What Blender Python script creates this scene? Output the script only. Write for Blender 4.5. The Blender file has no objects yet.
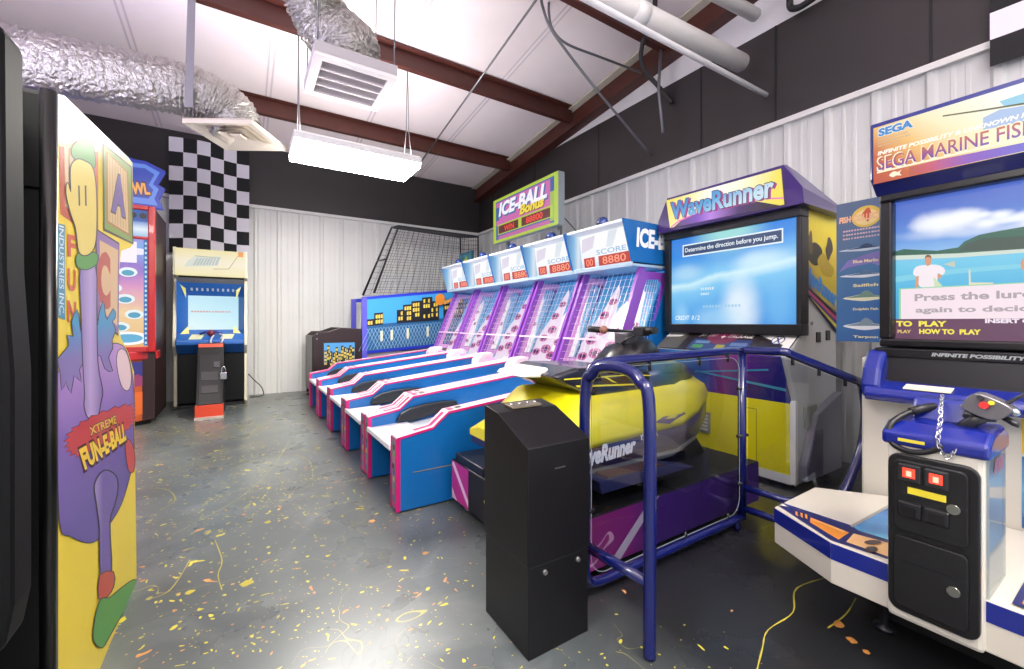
import bpy, bmesh, math, random
from mathutils import Vector, Matrix
random.seed(7)
PI = math.pi
COL = bpy.context.scene.collection
# ------------------------------------------------------------------ survey of the room (metres; X along back wall, Y towards it)
FPX, CX, CY, EYE = 423.0, 512.0, 322.0, 1.1
YAW = math.atan(270 / 423.0)
FW = (math.sin(YAW), math.cos(YAW)); RT = (math.cos(YAW), -math.sin(YAW))
def _d(p):
    u = (p[0] - CX) / FPX
    return (FW[0] + u * RT[0], FW[1] + u * RT[1], -(p[1] - CY) / FPX)
def _at(p, t):
    q = _d(p); return Vector((q[0] * t, q[1] * t, EYE + q[2] * t))
def onX(p, X): return _at(p, X / _d(p)[0])
def onY(p, Y): return _at(p, Y / _d(p)[1])
def onZ(p, Z): return _at(p, (Z - EYE) / _d(p)[2])
def roof(y): return 3.75 + .107 * (7.49 - y)
def onC(p, o=0):
    q = _d(p); return _at(p, (3.75 + .107 * 7.49 - EYE - o) / (q[2] + .107 * q[1]))
def PX(X): return lambda pts: [onX(p, X) for p in pts]
def PY(Y): return lambda pts: [onY(p, Y) for p in pts]
def PZ(Z): return lambda pts: [onZ(p, Z) for p in pts]
def cr(x0, y0, f): return lambda pts: [(x0 + a / f, y0 + b / f) for a, b in pts]
def sm(pts, k=4):
    n = len(pts); out = []
    for i in range(n):
        p0, p1, p2, p3 = pts[i - 1], pts[i], pts[(i + 1) % n], pts[(i + 2) % n]
        for j in range(k):
            t = j / k
            out.append(tuple(.5 * (2 * b + (c - a) * t + (2 * a - 5 * b + 4 * c - d) * t * t + (3 * b - a - 3 * c + d) * t ** 3)
                             for a, b, c, d in zip(p0, p1, p2, p3)))
    return out
def curve(pts, k=6):
    pts = [tuple(p) for p in pts]; out = []
    n = len(pts)
    for i in range(n - 1):
        p0, p1, p2, p3 = pts[max(i - 1, 0)], pts[i], pts[i + 1], pts[min(i + 2, n - 1)]
        for j in range(k):
            t = j / k
            out.append(tuple(.5 * (2 * b + (c - a) * t + (2 * a - 5 * b + 4 * c - d) * t * t + (3 * b - a - 3 * c + d) * t ** 3)
                             for a, b, c, d in zip(p0, p1, p2, p3)))
    out.append(pts[-1]); return out
def grow(pts, d):          # push a 2-D outline outwards
    n = len(pts); A = sum(pts[i - 1][0] * pts[i][1] - pts[i][0] * pts[i - 1][1] for i in range(n)); s = 1 if A > 0 else -1
    out = []
    for i in range(n):
        a, b, c = pts[i - 1], pts[i], pts[(i + 1) % n]
        tx, ty = c[0] - a[0], c[1] - a[1]; L = math.hypot(tx, ty) or 1
        out.append((b[0] + s * d * ty / L, b[1] - s * d * tx / L))
    return out
# ------------------------------------------------------------------ materials
def lin(h):
    h = h.lstrip('#'); c = [int(h[i:i + 2], 16) / 255 for i in (0, 2, 4)]
    return tuple(x / 12.92 if x <= .04045 else ((x + .055) / 1.055) ** 2.4 for x in c) + (1,)
_mc = {}
def M(h, rough=.45, metal=0, emit=0, coat=0, noise=0, nscale=8, bump=0, spec=.5):
    key = (h, rough, metal, emit, coat, noise, nscale, bump, spec)
    if key in _mc: return _mc[key]
    m = bpy.data.materials.new('mat_' + h.strip('#')); m.use_nodes = True
    nt = m.node_tree; b = nt.nodes['Principled BSDF']
    b.inputs['Base Color'].default_value = lin(h); b.inputs['Roughness'].default_value = rough
    b.inputs['Metallic'].default_value = metal; b.inputs['Coat Weight'].default_value = coat
    b.inputs['Specular IOR Level'].default_value = spec
    if emit:
        b.inputs['Emission Color'].default_value = lin(h); b.inputs['Emission Strength'].default_value = emit
        b.inputs['Base Color'].default_value = (0.02, 0.02, 0.02, 1)
    if noise or bump:
        tc = nt.nodes.new('ShaderNodeTexCoord'); nz = nt.nodes.new('ShaderNodeTexNoise')
        nz.inputs['Scale'].default_value = nscale; nz.inputs['Detail'].default_value = 6
        nt.links.new(tc.outputs['Object'], nz.inputs['Vector'])
        if noise:
            rp = nt.nodes.new('ShaderNodeValToRGB'); c = lin(h)
            rp.color_ramp.elements[0].position = .3; rp.color_ramp.elements[1].position = .7
            rp.color_ramp.elements[0].color = tuple(x * (1 - noise) for x in c[:3]) + (1,)
            rp.color_ramp.elements[1].color = tuple(min(1, x * (1 + noise)) for x in c[:3]) + (1,)
            nt.links.new(nz.outputs['Fac'], rp.inputs['Fac']); nt.links.new(rp.outputs['Color'], b.inputs['Base Color'])
        if bump:
            bp = nt.nodes.new('ShaderNodeBump'); bp.inputs['Strength'].default_value = bump; bp.inputs['Distance'].default_value = .02
            nt.links.new(nz.outputs['Fac'], bp.inputs['Height']); nt.links.new(bp.outputs['Normal'], b.inputs['Normal'])
    _mc[key] = m; return m
ORG = Vector((0, 0, 0))
def grad(dirv, v0, v1, stops, emit=0, rough=.35, nz=0, nscale=4, blobs=()):
    m = bpy.data.materials.new('mat_blend'); m.use_nodes = True
    nt = m.node_tree; b = nt.nodes['Principled BSDF']; N = nt.nodes.new; L = nt.links.new
    tc = N('ShaderNodeTexCoord'); dt = N('ShaderNodeVectorMath'); dt.operation = 'DOT_PRODUCT'
    dv = Vector(dirv); dt.inputs[1].default_value = dv; L(tc.outputs['Object'], dt.inputs[0])
    mr = N('ShaderNodeMapRange'); o = dv.dot(ORG)
    mr.inputs['From Min'].default_value = v0 - o; mr.inputs['From Max'].default_value = v1 - o
    L(dt.outputs['Value'], mr.inputs['Value'])
    rp = N('ShaderNodeValToRGB'); e = rp.color_ramp.elements
    e[0].position, e[0].color = stops[0][0], lin(stops[0][1]); e[1].position, e[1].color = stops[-1][0], lin(stops[-1][1])
    for p, h in stops[1:-1]:
        q = e.new(p); q.color = lin(h)
    src = mr.outputs['Result']
    if nz:
        t = N('ShaderNodeTexNoise'); t.inputs['Scale'].default_value = nscale; t.inputs['Detail'].default_value = 5
        L(tc.outputs['Object'], t.inputs['Vector'])
        a = N('ShaderNodeMath'); a.operation = 'MULTIPLY_ADD'; L(t.outputs['Fac'], a.inputs[0]); a.inputs[1].default_value = nz
        s = N('ShaderNodeMath'); s.operation = 'SUBTRACT'; L(src, s.inputs[0]); s.inputs[1].default_value = nz * .5
        L(s.outputs[0], a.inputs[2]); src = a.outputs[0]
    L(src, rp.inputs['Fac']); b.inputs['Roughness'].default_value = rough
    outc = rp.outputs['Color']
    for cen, rad, h, st_ in blobs:          # soft round patches of another colour
        s1 = N('ShaderNodeVectorMath'); s1.operation = 'SUBTRACT'; L(tc.outputs['Object'], s1.inputs[0]); s1.inputs[1].default_value = Vector(cen) - ORG
        s2 = N('ShaderNodeVectorMath'); s2.operation = 'DIVIDE'; L(s1.outputs[0], s2.inputs[0]); s2.inputs[1].default_value = rad
        if nz:
            s3 = N('ShaderNodeVectorMath'); s3.operation = 'MULTIPLY_ADD'; L(t.outputs['Color'], s3.inputs[0]); s3.inputs[1].default_value = (.6, .6, .6); L(s2.outputs[0], s3.inputs[2])
            s4 = N('ShaderNodeVectorMath'); s4.operation = 'SUBTRACT'; L(s3.outputs[0], s4.inputs[0]); s4.inputs[1].default_value = (.3, .3, .3); s2 = s4
        ln = N('ShaderNodeVectorMath'); ln.operation = 'LENGTH'; L(s2.outputs[0], ln.inputs[0])
        mp = N('ShaderNodeMapRange'); mp.interpolation_type = 'SMOOTHSTEP'; L(ln.outputs['Value'], mp.inputs['Value'])
        mp.inputs['From Min'].default_value = 1; mp.inputs['From Max'].default_value = .15; mp.inputs['To Max'].default_value = st_
        mx = N('ShaderNodeMix'); mx.data_type = 'RGBA'; L(mp.outputs[0], mx.inputs[0]); L(outc, mx.inputs[6]); mx.inputs[7].default_value = lin(h); outc = mx.outputs[2]
    if emit:
        b.inputs['Base Color'].default_value = (.02, .02, .02, 1)
        L(outc, b.inputs['Emission Color']); b.inputs['Emission Strength'].default_value = emit
    else: L(outc, b.inputs['Base Color'])
    return m
def clear_mat(tint='e8eef4', refl=.10, rough=.02):
    m = bpy.data.materials.new('mat_clear'); m.use_nodes = True; nt = m.node_tree
    nt.nodes.remove(nt.nodes['Principled BSDF']); out = nt.nodes['Material Output']
    tr = nt.nodes.new('ShaderNodeBsdfTransparent'); tr.inputs[0].default_value = lin(tint)
    gl = nt.nodes.new('ShaderNodeBsdfGlossy'); gl.inputs['Roughness'].default_value = rough
    lw = nt.nodes.new('ShaderNodeLayerWeight'); lw.inputs['Blend'].default_value = .25
    ad = nt.nodes.new('ShaderNodeMath'); ad.operation = 'MULTIPLY_ADD'; ad.inputs[1].default_value = .35; ad.inputs[2].default_value = refl; nt.links.new(lw.outputs['Facing'], ad.inputs[0])
    mx = nt.nodes.new('ShaderNodeMixShader'); nt.links.new(ad.outputs[0], mx.inputs[0])
    nt.links.new(tr.outputs[0], mx.inputs[1]); nt.links.new(gl.outputs[0], mx.inputs[2]); nt.links.new(mx.outputs[0], out.inputs[0])
    return m
WHITE = M('eeeeec', .4); BLACK = M('0b0b0d', .35); MATTE = M('131315', .6); CHROME = M('c8c8cc', .2, 1)
# ------------------------------------------------------------------ mesh building
class MB:
    def __init__(s): s.bm = bmesh.new(); s.mi = 0
    def face(s, pts):
        vs = [s.bm.verts.new(Vector(p)) for p in pts]
        f = s.bm.faces.new(vs); f.material_index = s.mi; return f
    def box(s, x0, x1, y0, y1, z0, z1):
        return s.prism([(x0, z0), (x1, z0), (x1, z1), (x0, z1)], 'y', y0, y1)
    def prism(s, prof, axis, a0, a1, prof2=None):
        def P(q, a): return {'y': (q[0], a, q[1]), 'x': (a, q[0], q[1]), 'z': (q[0], q[1], a)}[axis]
        A = [s.bm.verts.new(P(q, a0)) for q in prof]; B = [s.bm.verts.new(P(q, a1)) for q in (prof2 or prof)]
        n = len(prof); fs = [s.bm.faces.new(A), s.bm.faces.new(B[::-1])]
        for i in range(n): fs.append(s.bm.faces.new((A[i - 1], A[i], B[i], B[i - 1])))
        for f in fs: f.material_index = s.mi
        return s
    def slab(s, quad, n, th):                    # quad given a thickness along n
        n = Vector(n) * th; A = [s.bm.verts.new(Vector(p)) for p in quad]; B = [s.bm.verts.new(Vector(p) + n) for p in quad]
        k = len(quad); fs = [s.bm.faces.new(A), s.bm.faces.new(B[::-1])]
        for i in range(k): fs.append(s.bm.faces.new((A[i - 1], A[i], B[i], B[i - 1])))
        for f in fs: f.material_index = s.mi
        return s
    def tube(s, pts, r, n=8, rf=None, cap=True, closed=False):
        pts = [Vector(p) for p in pts]; rings = []; m = len(pts); up = None
        for i, p in enumerate(pts):
            a = pts[i - 1] if (i or closed) else p; b = pts[(i + 1) % m] if (i < m - 1 or closed) else p
            t = (b - a)
            if t.length < 1e-9: t = Vector((0, 0, 1))
            t.normalize()
            if up is None: up = t.orthogonal().normalized()
            else:
                up = up - t * up.dot(t)
                if up.length < 1e-6: up = t.orthogonal()
                up.normalize()
            w = t.cross(up); rr = r if rf is None else rf(i, r)
            rings.append([s.bm.verts.new(p + (up * math.cos(2 * PI * k / n) + w * math.sin(2 * PI * k / n)) * (rr if not callable(rr) else rr(k))) for k in range(n)])
        for i in range(m if closed else m - 1):
            R0, R1 = rings[i], rings[(i + 1) % m]
            for k in range(n):
                f = s.bm.faces.new((R0[k], R0[(k + 1) % n], R1[(k + 1) % n], R1[k])); f.material_index = s.mi; f.smooth = n > 5
        if cap and not closed:
            for R in (rings[0][::-1], rings[-1]): s.bm.faces.new(R).material_index = s.mi
        return s
    def ball(s, c, r, sx=1, sy=1, sz=1, seg=14):
        M_ = Matrix.Translation(c) @ Matrix.Diagonal((r * sx, r * sy, r * sz, 1))
        g = bmesh.ops.create_uvsphere(s.bm, u_segments=seg, v_segments=max(6, seg // 2 + 1), radius=1, matrix=M_)
        for v in g['verts']:
            for f in v.link_faces: f.smooth = True; f.material_index = s.mi
        return s
    def loft(s, secs, cap=True, smooth=True):
        R = [[s.bm.verts.new(Vector(p)) for p in q] for q in secs]; n = len(R[0])
        for a, b in zip(R, R[1:]):
            for k in range(n):
                f = s.bm.faces.new((a[k], a[(k + 1) % n], b[(k + 1) % n], b[k])); f.smooth = smooth; f.material_index = s.mi
        if cap:
            for q in (R[0][::-1], R[-1]): s.bm.faces.new(q).material_index = s.mi
        return s
    def build(s, name, mats, parent=None, bevel=0, seg=2, fix=True):
        if not isinstance(mats, (list, tuple)): mats = [mats]
        if fix: bmesh.ops.recalc_face_normals(s.bm, faces=s.bm.faces)
        o0 = ORG if parent is not None else Vector((0, 0, 0))
        bmesh.ops.translate(s.bm, verts=s.bm.verts, vec=-o0)
        me = bpy.data.meshes.new(name); s.bm.to_mesh(me); s.bm.free()
        for m in mats: me.materials.append(m)
        o = bpy.data.objects.new(name, me); COL.objects.link(o)
        if parent is not None: o.parent = parent
        if bevel:
            b = o.modifiers.new('edge', 'BEVEL'); b.width = bevel; b.segments = seg; b.limit_method = 'ANGLE'; b.angle_limit = math.radians(40)
        return o
def tag(o, label, cat, group=None, kind=None):
    if label: o['label'] = label
    if cat: o['category'] = cat
    if group: o['group'] = group
    if kind: o['kind'] = kind
    return o
def thing(name, loc, label, cat, group=None):
    global ORG
    o = bpy.data.objects.new(name, None); COL.objects.link(o); o.location = loc; o.empty_display_size = .1
    ORG = Vector(loc); return tag(o, label, cat, group)
def mono(name, mb, mats, loc, label, cat, group=None, bevel=0):     # a thing that is one mesh
    global ORG
    ORG = Vector(loc)
    bmesh.ops.translate(mb.bm, verts=mb.bm.verts, vec=-ORG)
    o = mb.build(name, mats, None, bevel); o.location = loc
    return tag(o, label, cat, group)
def struct(name, mb, mats, parent=None, bevel=0):
    global ORG
    ORG = Vector((0, 0, 0)); o = mb.build(name, mats, parent, bevel)
    o['kind'] = 'structure'; return o
_tc = {}
def text_mesh(s, bold, shear):
    k = (s, bold, shear)
    if k not in _tc:
        c = bpy.data.curves.new('t', 'FONT'); c.body = s; c.offset = bold; c.shear = shear; c.resolution_u = 3
        o = bpy.data.objects.new('t', c); COL.objects.link(o)
        dg = bpy.context.evaluated_depsgraph_get(); e = o.evaluated_get(dg); me = e.to_mesh()
        V = [(v.co.x, v.co.y) for v in me.vertices]; Fs = [list(p.vertices) for p in me.polygons]; e.to_mesh_clear()
        bpy.data.objects.remove(o); bpy.data.curves.remove(c)
        x0, x1 = min(v[0] for v in V), max(v[0] for v in V); y0, y1 = min(v[1] for v in V), max(v[1] for v in V)
        _tc[k] = ([((x - x0) / (x1 - x0), (y - y0) / (y1 - y0)) for x, y in V], Fs)
    return _tc[k]
def art(name, parent, layers, n, base=.0015, step=.00008):
    """flat graphics on a face: ('p', pts, mat) a filled outline, ('t', text, [TL,TR,BR,BL], mat, bold, shear) lettering"""
    bm = bmesh.new(); mats = []; n = Vector(n).normalized()
    for i, L in enumerate(layers):
        off = n * (base + step * i); mat = L[2] if L[0] == 'p' else L[3]
        if mat not in mats: mats.append(mat)
        mi = mats.index(mat)
        if L[0] == 'p':
            vs = [bm.verts.new(Vector(p) + off - ORG) for p in L[1]]
            try:
                f = bm.faces.new(vs); f.material_index = mi
                f.normal_update()
                if f.normal.dot(n) < 0: f.normal_flip()
            except ValueError: pass
        else:
            V, Fs = text_mesh(L[1], L[4] if len(L) > 4 else .02, L[5] if len(L) > 5 else 0)
            TL, TR, BR, BL = [Vector(q) for q in L[2]]
            vs = [bm.verts.new((BL * (1 - u) + BR * u) * (1 - v) + (TL * (1 - u) + TR * u) * v + off - ORG) for u, v in V]
            for q in Fs:
                try:
                    f = bm.faces.new([vs[k] for k in q]); f.material_index = mi; f.normal_update()
                    if f.normal.dot(n) < 0: f.normal_flip()
                except ValueError: pass
    big = [f for f in bm.faces if len(f.verts) > 4]
    bmesh.ops.triangulate(bm, faces=big)
    me = bpy.data.meshes.new(name); bm.to_mesh(me); bm.free()
    for m in mats: me.materials.append(m)
    o = bpy.data.objects.new(name, me); COL.objects.link(o); o.parent = parent
    return o
def dashes(quad, n, mat, seed=1):      # a line of print too small to read
    R_ = random.Random(seed); TL, TR, BR, BL = [Vector(q) for q in quad]; out = []; u = 0
    for k in range(n):
        w = 1 / n * R_.uniform(.55, .85); a, b = u, min(1, u + w); u += 1 / n
        out.append(('p', [TL.lerp(TR, a), TL.lerp(TR, b), BL.lerp(BR, b), BL.lerp(BR, a)], mat))
    return out
def rect(x0, y0, x1, y1): return [(x0, y0), (x1, y0), (x1, y1), (x0, y1)]
def quadYZ(X, yl, yr, zt, zb): return [(X, yl, zt), (X, yr, zt), (X, yr, zb), (X, yl, zb)]      # face looking to -X, left edge first
def quadXZ(Y, xl, xr, zt, zb): return [(xl, Y, zt), (xr, Y, zt), (xr, Y, zb), (xl, Y, zb)]      # face looking to -Y
def ell(c, a, b, n=20): return [(c[0] + a * math.cos(2 * PI * i / n), c[1] + b * math.sin(2 * PI * i / n)) for i in range(n)]
NX, NY, NZ = (-1, 0, 0), (0, -1, 0), (0, 0, 1)
XR, YB, SEAM, BAND = 4.0, 7.49, 2.84, 3.72
XL, YF = -2.7, -3.2
LS = 40.0
WS = 1.7; EXPO = 0.1
UPW = 860; UPL = 70
# ================================================================== THE ROOM
def floor_mat():
    m = bpy.data.materials.new('painted_concrete'); m.use_nodes = True; nt = m.node_tree; N = nt.nodes.new; L = nt.links.new
    b = nt.nodes['Principled BSDF']; g = N('ShaderNodeTexCoord'); P = g.outputs['Object']
    def math_(op, a, c=None, v=None):
        n = N('ShaderNodeMath'); n.operation = op
        for i, q in enumerate((a, c, v)):
            if q is None: continue
            if isinstance(q, (int, float)): n.inputs[i].default_value = q
            else: L(q, n.inputs[i])
        return n.outputs[0]
    def noise(scale, detail=4, dist=0, vec=P):
        n = N('ShaderNodeTexNoise'); n.inputs['Scale'].default_value = scale; n.inputs['Detail'].default_value = detail
        n.inputs['Distortion'].default_value = dist; L(vec, n.inputs['Vector']); return n.outputs['Fac']
    def ss(x, a, c):
        n = N('ShaderNodeMapRange'); n.inputs['From Min'].default_value = a; n.inputs['From Max'].default_value = c; L(x, n.inputs['Value']); return n.outputs[0]
    def mix(f, a, c):
        n = N('ShaderNodeMix'); n.data_type = 'RGBA'
        L(f, n.inputs[0])
        for s, q in ((6, a), (7, c)):
            if isinstance(q, tuple): n.inputs[s].default_value = q
            else: L(q, n.inputs[s])
        return n.outputs[2]
    sp = N('ShaderNodeSeparateXYZ'); L(P, sp.inputs[0]); X, Y = sp.outputs[0], sp.outputs[1]
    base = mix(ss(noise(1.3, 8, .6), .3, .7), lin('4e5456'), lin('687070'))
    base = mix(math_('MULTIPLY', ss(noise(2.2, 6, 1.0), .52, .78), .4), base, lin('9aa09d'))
    base = mix(ss(X, .85, 1.3), base, lin('1f2022'))                      # darkened to the right, painted shade under the ride games
    # worn bright patch
    # spatter mask: mostly across the open aisle
    reg = math_('MULTIPLY', ss(X, 1.6, .1), ss(noise(.9, 2), .3, .55))
    def spots(scale, rad, seed, dens):
        v = N('ShaderNodeTexVoronoi'); v.inputs['Scale'].default_value = scale
        mp = N('ShaderNodeMapping'); mp.inputs['Location'].default_value = (seed, seed * 1.7, 0); mp.inputs['Scale'].default_value = (1, 1, 0)
        nz = N('ShaderNodeTexNoise'); nz.inputs['Scale'].default_value = 9; L(P, nz.inputs['Vector'])
        ad = N('ShaderNodeVectorMath'); ad.operation = 'MULTIPLY_ADD'; L(nz.outputs['Color'], ad.inputs[0]); ad.inputs[1].default_value = (.14, .14, 0); L(P, ad.inputs[2])
        L(ad.outputs[0], mp.inputs[0]); L(mp.outputs[0], v.inputs['Vector'])
        hs = N('ShaderNodeSeparateColor'); L(v.outputs['Color'], hs.inputs[0])
        r = math_('MULTIPLY', math_('POWER', hs.outputs[0], 3.0), rad)
        hit = math_('LESS_THAN', v.outputs['Distance'], r)
        keep = math_('LESS_THAN', hs.outputs[1], math_('MULTIPLY', reg, dens))
        return math_('MULTIPLY', hit, keep), hs.outputs[2]
    def lines(scale, w, seed):
        mp = N('ShaderNodeMapping'); mp.inputs['Location'].default_value = (seed, seed, seed); L(P, mp.inputs[0])
        n = noise(scale, 1.5, .8, mp.outputs[0]); a = math_('ABSOLUTE', math_('SUBTRACT', n, .5))
        hit = math_('LESS_THAN', a, w)
        return math_('MULTIPLY', math_('MULTIPLY', hit, math_('GREATER_THAN', noise(2.3, 3, 0, mp.outputs[0]), .55)), math_('GREATER_THAN', reg, .25))
    yel, ora = lin('d0c440'), lin('cf9455')
    col = base
    for sc, rad, sd, de in ((11, .22, 3.1, .35), (22, .30, 8.2, .65), (40, .40, 1.4, .8), (70, .45, 5.4, .7)):
        h, t = spots(sc, rad, sd, de * .8); c = mix(math_('GREATER_THAN', t, .90), yel, ora); col = mix(h, col, c)
    for sc, w, sd in ((2.4, .0011, 2.0), (3.6, .0011, 9.0)):
        col = mix(math_('MULTIPLY', lines(sc, w, sd), .7), col, lin('b9b35a'))
    cr_ = math_('LESS_THAN', math_('ABSOLUTE', math_('SUBTRACT', noise(1.1, 5, .3), .47)), .0012)
    col = mix(math_('MULTIPLY', cr_, .25), col, lin('2a2c2c'))
    L(col, b.inputs['Base Color'])
    r = N('ShaderNodeMapRange'); L(noise(3.0, 6), r.inputs['Value']); r.inputs['To Min'].default_value = .2; r.inputs['To Max'].default_value = .38
    L(r.outputs[0], b.inputs['Roughness']); b.inputs['Specular IOR Level'].default_value = .5
    bp = N('ShaderNodeBump'); bp.inputs['Strength'].default_value = .08; bp.inputs['Distance'].default_value = .01
    L(noise(14, 6), bp.inputs['Height']); L(bp.outputs[0], b.inputs['Normal'])
    return m
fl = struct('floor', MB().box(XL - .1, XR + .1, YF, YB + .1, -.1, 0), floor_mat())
PT_ = PZ(.0008)
def trail(name, px, w, mat):
    c_ = [Vector(p) for p in curve(PT_(px), 5)]; mb = MB(); L_ = []; R__ = []
    for i, p in enumerate(c_):
        d = (c_[min(i + 1, len(c_) - 1)] - c_[max(i - 1, 0)]); d = Vector((-d.y, d.x, 0)).normalized() * w * random.uniform(.5, 1.3); L_.append(p + d); R__.append(p - d)
    for i in range(len(c_) - 1): mb.face([L_[i], L_[i + 1], R__[i + 1], R__[i]])
    struct(name, mb, mat, fl)
PY1, PY2, PO = M('b9ad3c', .4), M('a9a872', .4), M('c98a45', .4)
for q in ([(752, 690), (762, 650), (768, 630), (793, 612), (797, 588), (835, 575)], [(828, 628), (846, 614), (856, 598)]): trail('paint_trail', q, .0028, PY1)
for q in ([(150, 478), (220, 455), (290, 432), (330, 420)], [(172, 535), (236, 500), (270, 470), (290, 440)], [(215, 540), (222, 560), (218, 575), (222, 590)], [(140, 452), (190, 446), (250, 425), (300, 415)], [(205, 430), (240, 440), (260, 425)], [(296, 455), (310, 462), (313, 480)],
          [(160, 510), (175, 500), (168, 490), (150, 488)], [(230, 470), (300, 445), (352, 438)], [(145, 600), (170, 590), (190, 560)], [(190, 440), (280, 428), (340, 405)]): trail('paint_trail', q, .002, random.choice((PY1, PY2)))
for x, y, r_, m in ((838, 624, .02, PO), (852, 640, .018, PO), (866, 652, .012, PO), (247, 583, .028, PY1), (190, 592, .018, PY1), (268, 522, .02, PY1), (372, 521, .022, PO), (425, 553, .016, PO)):
    c_ = onZ((x, y), .0008); mb = MB(); mb.face([(c_.x + r_ * random.uniform(.6, 1.2) * math.cos(a), c_.y + r_ * random.uniform(.5, 1.1) * math.sin(a), .0008) for a in [2 * PI * k / 11 for k in range(11)]]); struct('paint_spot', mb, m, fl)
STEEL = M('dddedb', .38, 0, noise=.03, nscale=2); STEEL_R = M('c6c8c6', .4, 0, noise=.03, nscale=2)
BANDM = M('2a2627', .5, noise=.08, nscale=3)
def ribbed(a0, a1, step, first):       # outline of a ribbed steel sheet: (along, depth)
    out = []; a = first
    out.append((a0, 0))
    while a < a1 - .12:
        if a > a0 + .02:
            out += [(a, 0), (a + .018, .022), (a + .052, .022), (a + .07, 0)]
            for q in (.15, .22): out += [(a + q, 0), (a + q + .006, .004), (a + q + .026, .004), (a + q + .032, 0)]
        a += step
    out.append((a1, 0)); return [(x, d) for x, d in out if x <= a1]
def wall_sheet(axis, pos, a0, a1, z0, z1, sgn):
    mb = MB(); pr = ribbed(a0, a1, .305, a0 + .1)
    for (p, d), (q, e) in zip(pr, pr[1:]):
        A = (p, pos - sgn * d) if axis == 'x' else (pos - sgn * d, p); B = (q, pos - sgn * e) if axis == 'x' else (pos - sgn * e, q)
        mb.face([(*A, z0), (*B, z0), (*B, z1), (*A, z1)])
    if axis == 'x': mb.box(a0, a1, pos + .03, pos + .13, z0, z1)
    else: mb.box(pos + .03 if sgn > 0 else pos - .13, pos + .13 if sgn > 0 else pos - .03, a0, a1, z0, z1)
    return mb
wb = struct('wall_back', wall_sheet('x', YB, XL, XR + .1, 0, SEAM, 1), STEEL)
mb = MB().box(XL, XR + .1, YB - .035, YB + .1, SEAM, 4.0)
struct('upper_band', mb, BANDM, wb); struct('cap_trim', MB().box(XL, XR, YB - .05, YB, SEAM - .02, SEAM + .025), M('d5d5d2', .4), wb)
wr = struct('wall_right', wall_sheet('y', XR, YF, YB + .1, 0, SEAM, 1), STEEL_R)
struct('upper_band', MB().box(XR - .02, XR + .1, YF, YB, SEAM, BAND), BANDM, wr)
struct('gable_lining', MB().prism([(YF, BAND), (YB, BAND), (YB, roof(YB)), (YF, roof(YF))], 'x', XR - .012, XR + .1), M('d3d2d6', .7), wr)
struct('cap_trim', MB().box(XR - .045, XR, YF, YB, SEAM - .02, SEAM + .025), M('d5d5d2', .4), wr)
mb = MB()
for y in (6.9, 5.55, 4.1, 2.62, 1.9, .9): mb.box(XR - .024, XR - .018, y - .008, y + .008, SEAM, BAND)
struct('band_joint', mb, M('060607', .6), wr)
struct('wall_left', MB().box(XL - .1, XL, YF, YB, 0, 4.9), M('c9c6cf', .6))
# lower lavender soffit in the far left corner
CEIL = M('f4e9ea', .55, noise=.05, nscale=1.2, bump=.05)
mb = MB()
mb.slab([(XL, YF, roof(YF)), (XR + .1, YF, roof(YF)), (XR + .1, YB + .1, roof(YB + .1)), (XL, YB + .1, roof(YB + .1))], (0, 0, 1), .1)
ce = struct('ceiling', mb, CEIL)
mb = MB()
for x in (-2.2, -.98, .24, 1.46, 2.68):
    for o in (0, .05): mb.slab([(x + o, YF, roof(YF) - .004), (x + o + .018, YF, roof(YF) - .004), (x + o + .018, YB, roof(YB) - .004), (x + o, YB, roof(YB) - .004)], (0, 0, 1), .003)
struct('lining_seam', mb, M('d6ccd2', .6), ce)
RUST = M('4a2119', .5, noise=.12, nscale=5)
def zed(y):            # purlin profile in (y, z) below the roof sheet
    z = roof(y) - .005; h = .19; t = .012
    return [(y - .07, z), (y + .012, z), (y + .012, z - h + t), (y + .075, z - h + t), (y + .075, z - h), (y, z - h), (y, z - t), (y - .07, z - t)]
n_ = 0
for y in (6.12, 4.5, 2.95, 1.4, -.15):
    n_ += 1
    struct('trim_%d' % n_, MB().prism(zed(y), 'x', XL, 3.86), RUST)
rl = [(YF, roof(YF)), (YB - .05, roof(YB))]
mb = MB()
def sl(x0, x1, o0, o1):
    mb.prism([(YF, roof(YF) - o0), (YB - .06, roof(YB) - o0), (YB - .06, roof(YB) - o1), (YF, roof(YF) - o1)], 'x', x0, x1)
sl(3.9, 3.915, .01, .27); sl(3.83, 3.985, .27, .285); 
struct('trim_6', mb, RUST)
mb = MB(); sl(3.80, 3.9, .012, .03); struct('trim_7', mb, M('c9c3b4', .5))
# bracing rods under the roof
def rod(name, pts, r, mat, label, cat, group=None, n=8):
    c = Vector(pts[len(pts) // 2])
    return mono(name, MB().tube(pts, r, n), mat, c, label, cat, group)
GALV = M('8b8b8e', .35, .8)
rod('brace_rod', [onC((539, -4), .21), onC((408, 180), .21)], .011, GALV, 'long thin grey brace rod running diagonally under the white ceiling', 'rod')
PVC = M('dcd9d6', .35)
a, b_ = onY((588, 0), 1.96), onY((767, 95.5), 1.96)
rod('thin_pipe', [a + (a - b_) * .4, (XR - .06, b_.y, b_.z)], .021, M('d9d8da', .35), 'thin white pipe hung level just below the thick white pipe, ending at the dark wall', 'pipe', n=12)
a, b_ = onY((612, 0), 2.1), onY((741, 63), 2.1)
pp = thing('vent_pipe', b_, 'thick white vent pipe hung beside the thin white pipe, open end towards dark wall', 'pipe')
MB().tube([a + (a - b_) * .5, b_], .077, 20).build('pipe_tube', PVC, pp)
MB().tube([a.lerp(b_, .12), a.lerp(b_, .2)], .082, 20).build('pipe_collar', M('e8e6e4', .4), pp)
a, b_ = onY((712, -8), 2.02), onY((755, 15), 2.02)
rod('vent_pipe', [a + (a - b_) * 1.2, b_], .055, PVC, 'short white vent pipe stub close under the roof, above the thick white pipe', 'pipe', n=16)
Yc = 3.24
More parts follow.
